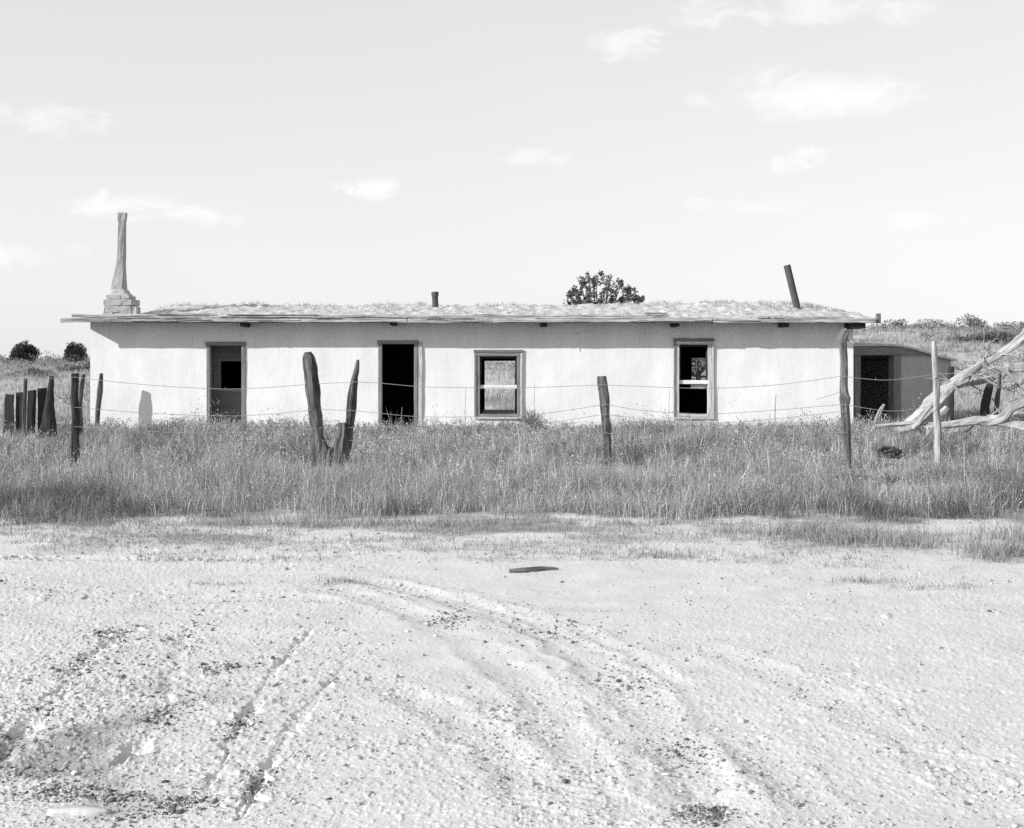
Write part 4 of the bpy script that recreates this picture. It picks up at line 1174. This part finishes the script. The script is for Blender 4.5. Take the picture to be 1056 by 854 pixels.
shrub(918, 470, 20.5, .46, .2, 'added dark leaf clump as shade under the meadow weeds below the fallen tree', M['leaf_mid'], n=1300, size=.035, clumpy=12)  # added leaf clump, stands in for the dark shade under weeds
# scrub seen through the tall window
x = at(720, 0, 46).x; juniper(x, 46, 2.6, 1.3, 'ragged shrub behind the house seen through the tall window', M['leaf_pale'], 900, .10, 12, group=None, name='shrub', cat='shrub')


def tumbleweed():
    c = at(549, 430, 27.4); t = MB()
    for k in range(230):
        a = random.uniform(0, 6.283); el = random.uniform(-.1, 1.4)
        r = .42 * random.uniform(.7, 1.1)
        d0 = Vector((math.cos(a) * math.cos(el), math.sin(a) * math.cos(el) * .8, math.sin(el)))
        tan = d0.cross(Vector((random.gauss(0, 1), random.gauss(0, 1), random.gauss(0, 1)))).normalized()
        b0 = Vector((c.x, 27.4, .06))
        t.tube([b0, b0 + d0 * r * .55 + tan * .05, b0 + d0 * r + tan * .14], [.006, .004, .002], 4, 0, 5)
    tag(t.build('tumbleweed', M['twig'], None, loc=(c.x, 27.4, 0)), 'dry round tumbleweed against the wall beside the empty sash window', 'tumbleweed')


tumbleweed()

# ------------------------------------------------------------------ things lying on the yard
g0 = gd(525, 590); g1 = gd(571, 587.5)
mb = MB(); z = gz(*g0)
mb.tube([(g0[0], g0[1], z + .012), (g0[0] + .12, g0[1] + .01, z + .018), (g1[0] - .08, g1[1], z + .016), (g1[0] + .04, g1[1], z + .014)], [.014, .017, .013, .005], 10, .4, 20)
tag(mb.build('stick', M['post_grey'], None, loc=(g0[0], g0[1], z)), 'short dark stick lying on the bare yard before the meadow', 'stick')
g0 = gd(50, 838); g1 = gd(113, 838)
zc = gz(*g0) - 0.004
mb = MB(); L = g1[0] - g0[0]; vv = []; nn = 16
for k in range(nn + 1):
    t = k / nn; x = g0[0] + L * t
    hw = .034 * (min(1, t * 4 + .35) * min(1, (1 - t) * 3 + .15)) * random.uniform(.9, 1.06); cyy = g0[1] + .008 * math.sin(t * 5)
    e = .003 * random.uniform(-1, 1)
    for (dy, dz) in ((-hw + e, -.02), (-hw + e, .010 + .003 * random.random()), (-hw * .3, .019), (hw * .4, .021), (hw + e, .016), (hw + e, -.02)):
        vv.append((x, cyy + dy, zc + dz + .006 * math.sin(t * 3)))
fs = [(k * 6 + q_, k * 6 + (q_ + 1) % 6, k * 6 + 6 + (q_ + 1) % 6, k * 6 + 6 + q_) for k in range(nn) for q_ in range(6)]
fs = [f[::-1] for f in fs] + [tuple(range(6)), tuple(nn * 6 + q_ for q_ in range(6))[::-1]]
mb.add(vv, fs, [(p[1] * 2, p[2], p[0]) for p in vv])
tag(mb.build('plank', M['pale_paint'], None, loc=(g0[0], g0[1], zc), smooth=True), 'broken pale plank half buried in the rutted dirt', 'plank')

# ------------------------------------------------------------------ light and sky
SUN = Vector((1.22, 0.62, -0.60)).normalized()          # direction the light travels
EL = math.asin(-SUN.z); AZ = math.atan2(-SUN.x, -SUN.y); SKYROT = AZ
sl = bpy.data.lights.new('sun', 'SUN'); sl.energy = 3.0; sl.angle = math.radians(0.5); sl.color = (1, 1, 1)
so = bpy.data.objects.new('sun', sl); so.rotation_euler = SUN.to_track_quat('-Z', 'Y').to_euler(); so.location = (-30, -15, 20); COL.objects.link(so)

w = bpy.data.worlds.new('World'); S.world = w; w.use_nodes = True
nt = w.node_tree; nt.nodes.clear()
out = N(nt, 'ShaderNodeOutputWorld'); bg = N(nt, 'ShaderNodeBackground'); nt.links.new(bg.outputs[0], out.inputs[0])
sky = N(nt, 'ShaderNodeTexSky', sky_type='NISHITA'); sky.sun_disc = False
sky.sun_elevation = EL; sky.sun_rotation = SKYROT; sky.altitude = 1500; sky.dust_density = 1.0; sky.air_density = 1.0


def mth(op, a, b=None, c=None, clamp=False):
    n = N(nt, 'ShaderNodeMath', operation=op); n.use_clamp = clamp
    for i, v in enumerate((a, b, c)):
        if v is None: continue
        if hasattr(v, 'links'): nt.links.new(v, n.inputs[i])
        else: n.inputs[i].default_value = v
    return n.outputs[0]


# blue-sensitive film: the sky is read through its blue channel, then a soft shoulder
sp = N(nt, 'ShaderNodeSeparateColor'); nt.links.new(sky.outputs[0], sp.inputs[0])
SKY_K, SKY_P = 2.66, 0.27
base = mth('MULTIPLY', mth('POWER', sp.outputs[2], SKY_P), SKY_K)
tc = N(nt, 'ShaderNodeTexCoord'); sx = N(nt, 'ShaderNodeSeparateXYZ'); nt.links.new(tc.outputs['Generated'], sx.inputs[0])
az = mth('ARCTAN2', sx.outputs[0], sx.outputs[1]); el = mth('ARCSINE', sx.outputs[2])
cb = N(nt, 'ShaderNodeCombineXYZ'); nt.links.new(mth('MULTIPLY', az, 0.55), cb.inputs[0]); nt.links.new(el, cb.inputs[1])
nz = N(nt, 'ShaderNodeTexNoise'); nz.inputs['Scale'].default_value = 48; nz.inputs['Detail'].default_value = 8; nz.inputs['Roughness'].default_value = 0.6
nz.inputs['Distortion'].default_value = 0.6
nt.links.new(cb.outputs[0], nz.inputs['Vector'])
nz2 = N(nt, 'ShaderNodeTexNoise'); nz2.inputs['Scale'].default_value = 7; nz2.inputs['Detail'].default_value = 6
nt.links.new(cb.outputs[0], nz2.inputs['Vector'])
CL = [(40, 122, 75, 16, .9), (0, 118, 40, 14, .8), (160, 215, 95, 16, .75), (215, 226, 45, 9, .5), (378, 190, 34, 17, 1.1), (648, 47, 46, 19, 1.0), (845, 100, 108, 27, 1.1), (800, 85, 50, 18, .7), (717, 103, 22, 9, .55),
      (826, 164, 32, 15, .75), (573, 163, 62, 10, .7), (735, 12, 40, 20, .8), (830, 8, 70, 18, .8), (945, 12, 40, 14, .8), (800, 212, 70, 9, .22), (720, 209, 18, 7, .5), (25, 262, 60, 14, .5), (945, 228, 40, 9, .35), (690, 300, 0.1, .1, 0)]
tot = None
for (px, py, rx, ry, k) in CL:
    if k == 0: continue
    na, nb_ = (2.6, -0.65) if rx > 105 else (5.2, -2.0)
    v = Vector((px - CX, F, HY - py)).normalized()
    a0 = math.atan2(v.x, v.y); e0 = math.asin(v.z)
    ra, re = rx / F, ry / F
    da = mth('MULTIPLY', mth('SUBTRACT', az, a0), 1 / ra); de = mth('MULTIPLY', mth('SUBTRACT', el, e0), 1 / re)
    r2 = mth('ADD', mth('MULTIPLY', da, da), mth('MULTIPLY', de, de))
    f = mth('SUBTRACT', mth('MULTIPLY_ADD', nz.outputs['Fac'], na, nb_), r2)      # 1-ish in the heart of the cloud
    m_ = N(nt, 'ShaderNodeMapRange'); m_.interpolation_type = 'SMOOTHSTEP'; m_.inputs['From Min'].default_value = -0.5; m_.inputs['From Max'].default_value = 1.3
    nt.links.new(f, m_.inputs['Value'])
    g = mth('MULTIPLY', m_.outputs[0], k)
    tot = g if tot is None else mth('MAXIMUM', tot, g)
veil = N(nt, 'ShaderNodeMapRange'); veil.inputs['From Min'].default_value = .5; veil.inputs['From Max'].default_value = .8; veil.inputs['To Max'].default_value = .12
nt.links.new(nz2.outputs['Fac'], veil.inputs['Value'])
tot = mth('MINIMUM', mth('ADD', tot, veil.outputs[0]), 1.15)
CLOUD = 1.0
glow = mth('MULTIPLY', mth('EXPONENT', mth('MULTIPLY', mth('MAXIMUM', el, 0.0), -7.0)), 0.40)      # pale haze low over the horizon
bright = mth('MULTIPLY', mth('ADD', base, glow), mth('MULTIPLY_ADD', tot, 0.19, 1.0))
nt.links.new(bright, bg.inputs['Color'])
bg.inputs['Strength'].default_value = 0.1

S.view_settings.view_transform = 'Standard'; S.view_settings.look = 'None'
S.view_settings.exposure = 1.0; S.view_settings.gamma = 1.0; S.view_settings.use_curve_mapping = False
S.cycles.use_denoising = False
S.cycles.max_bounces = 6; S.cycles.diffuse_bounces = 3; S.cycles.transparent_max_bounces = 4
S.cycles.use_adaptive_sampling = False
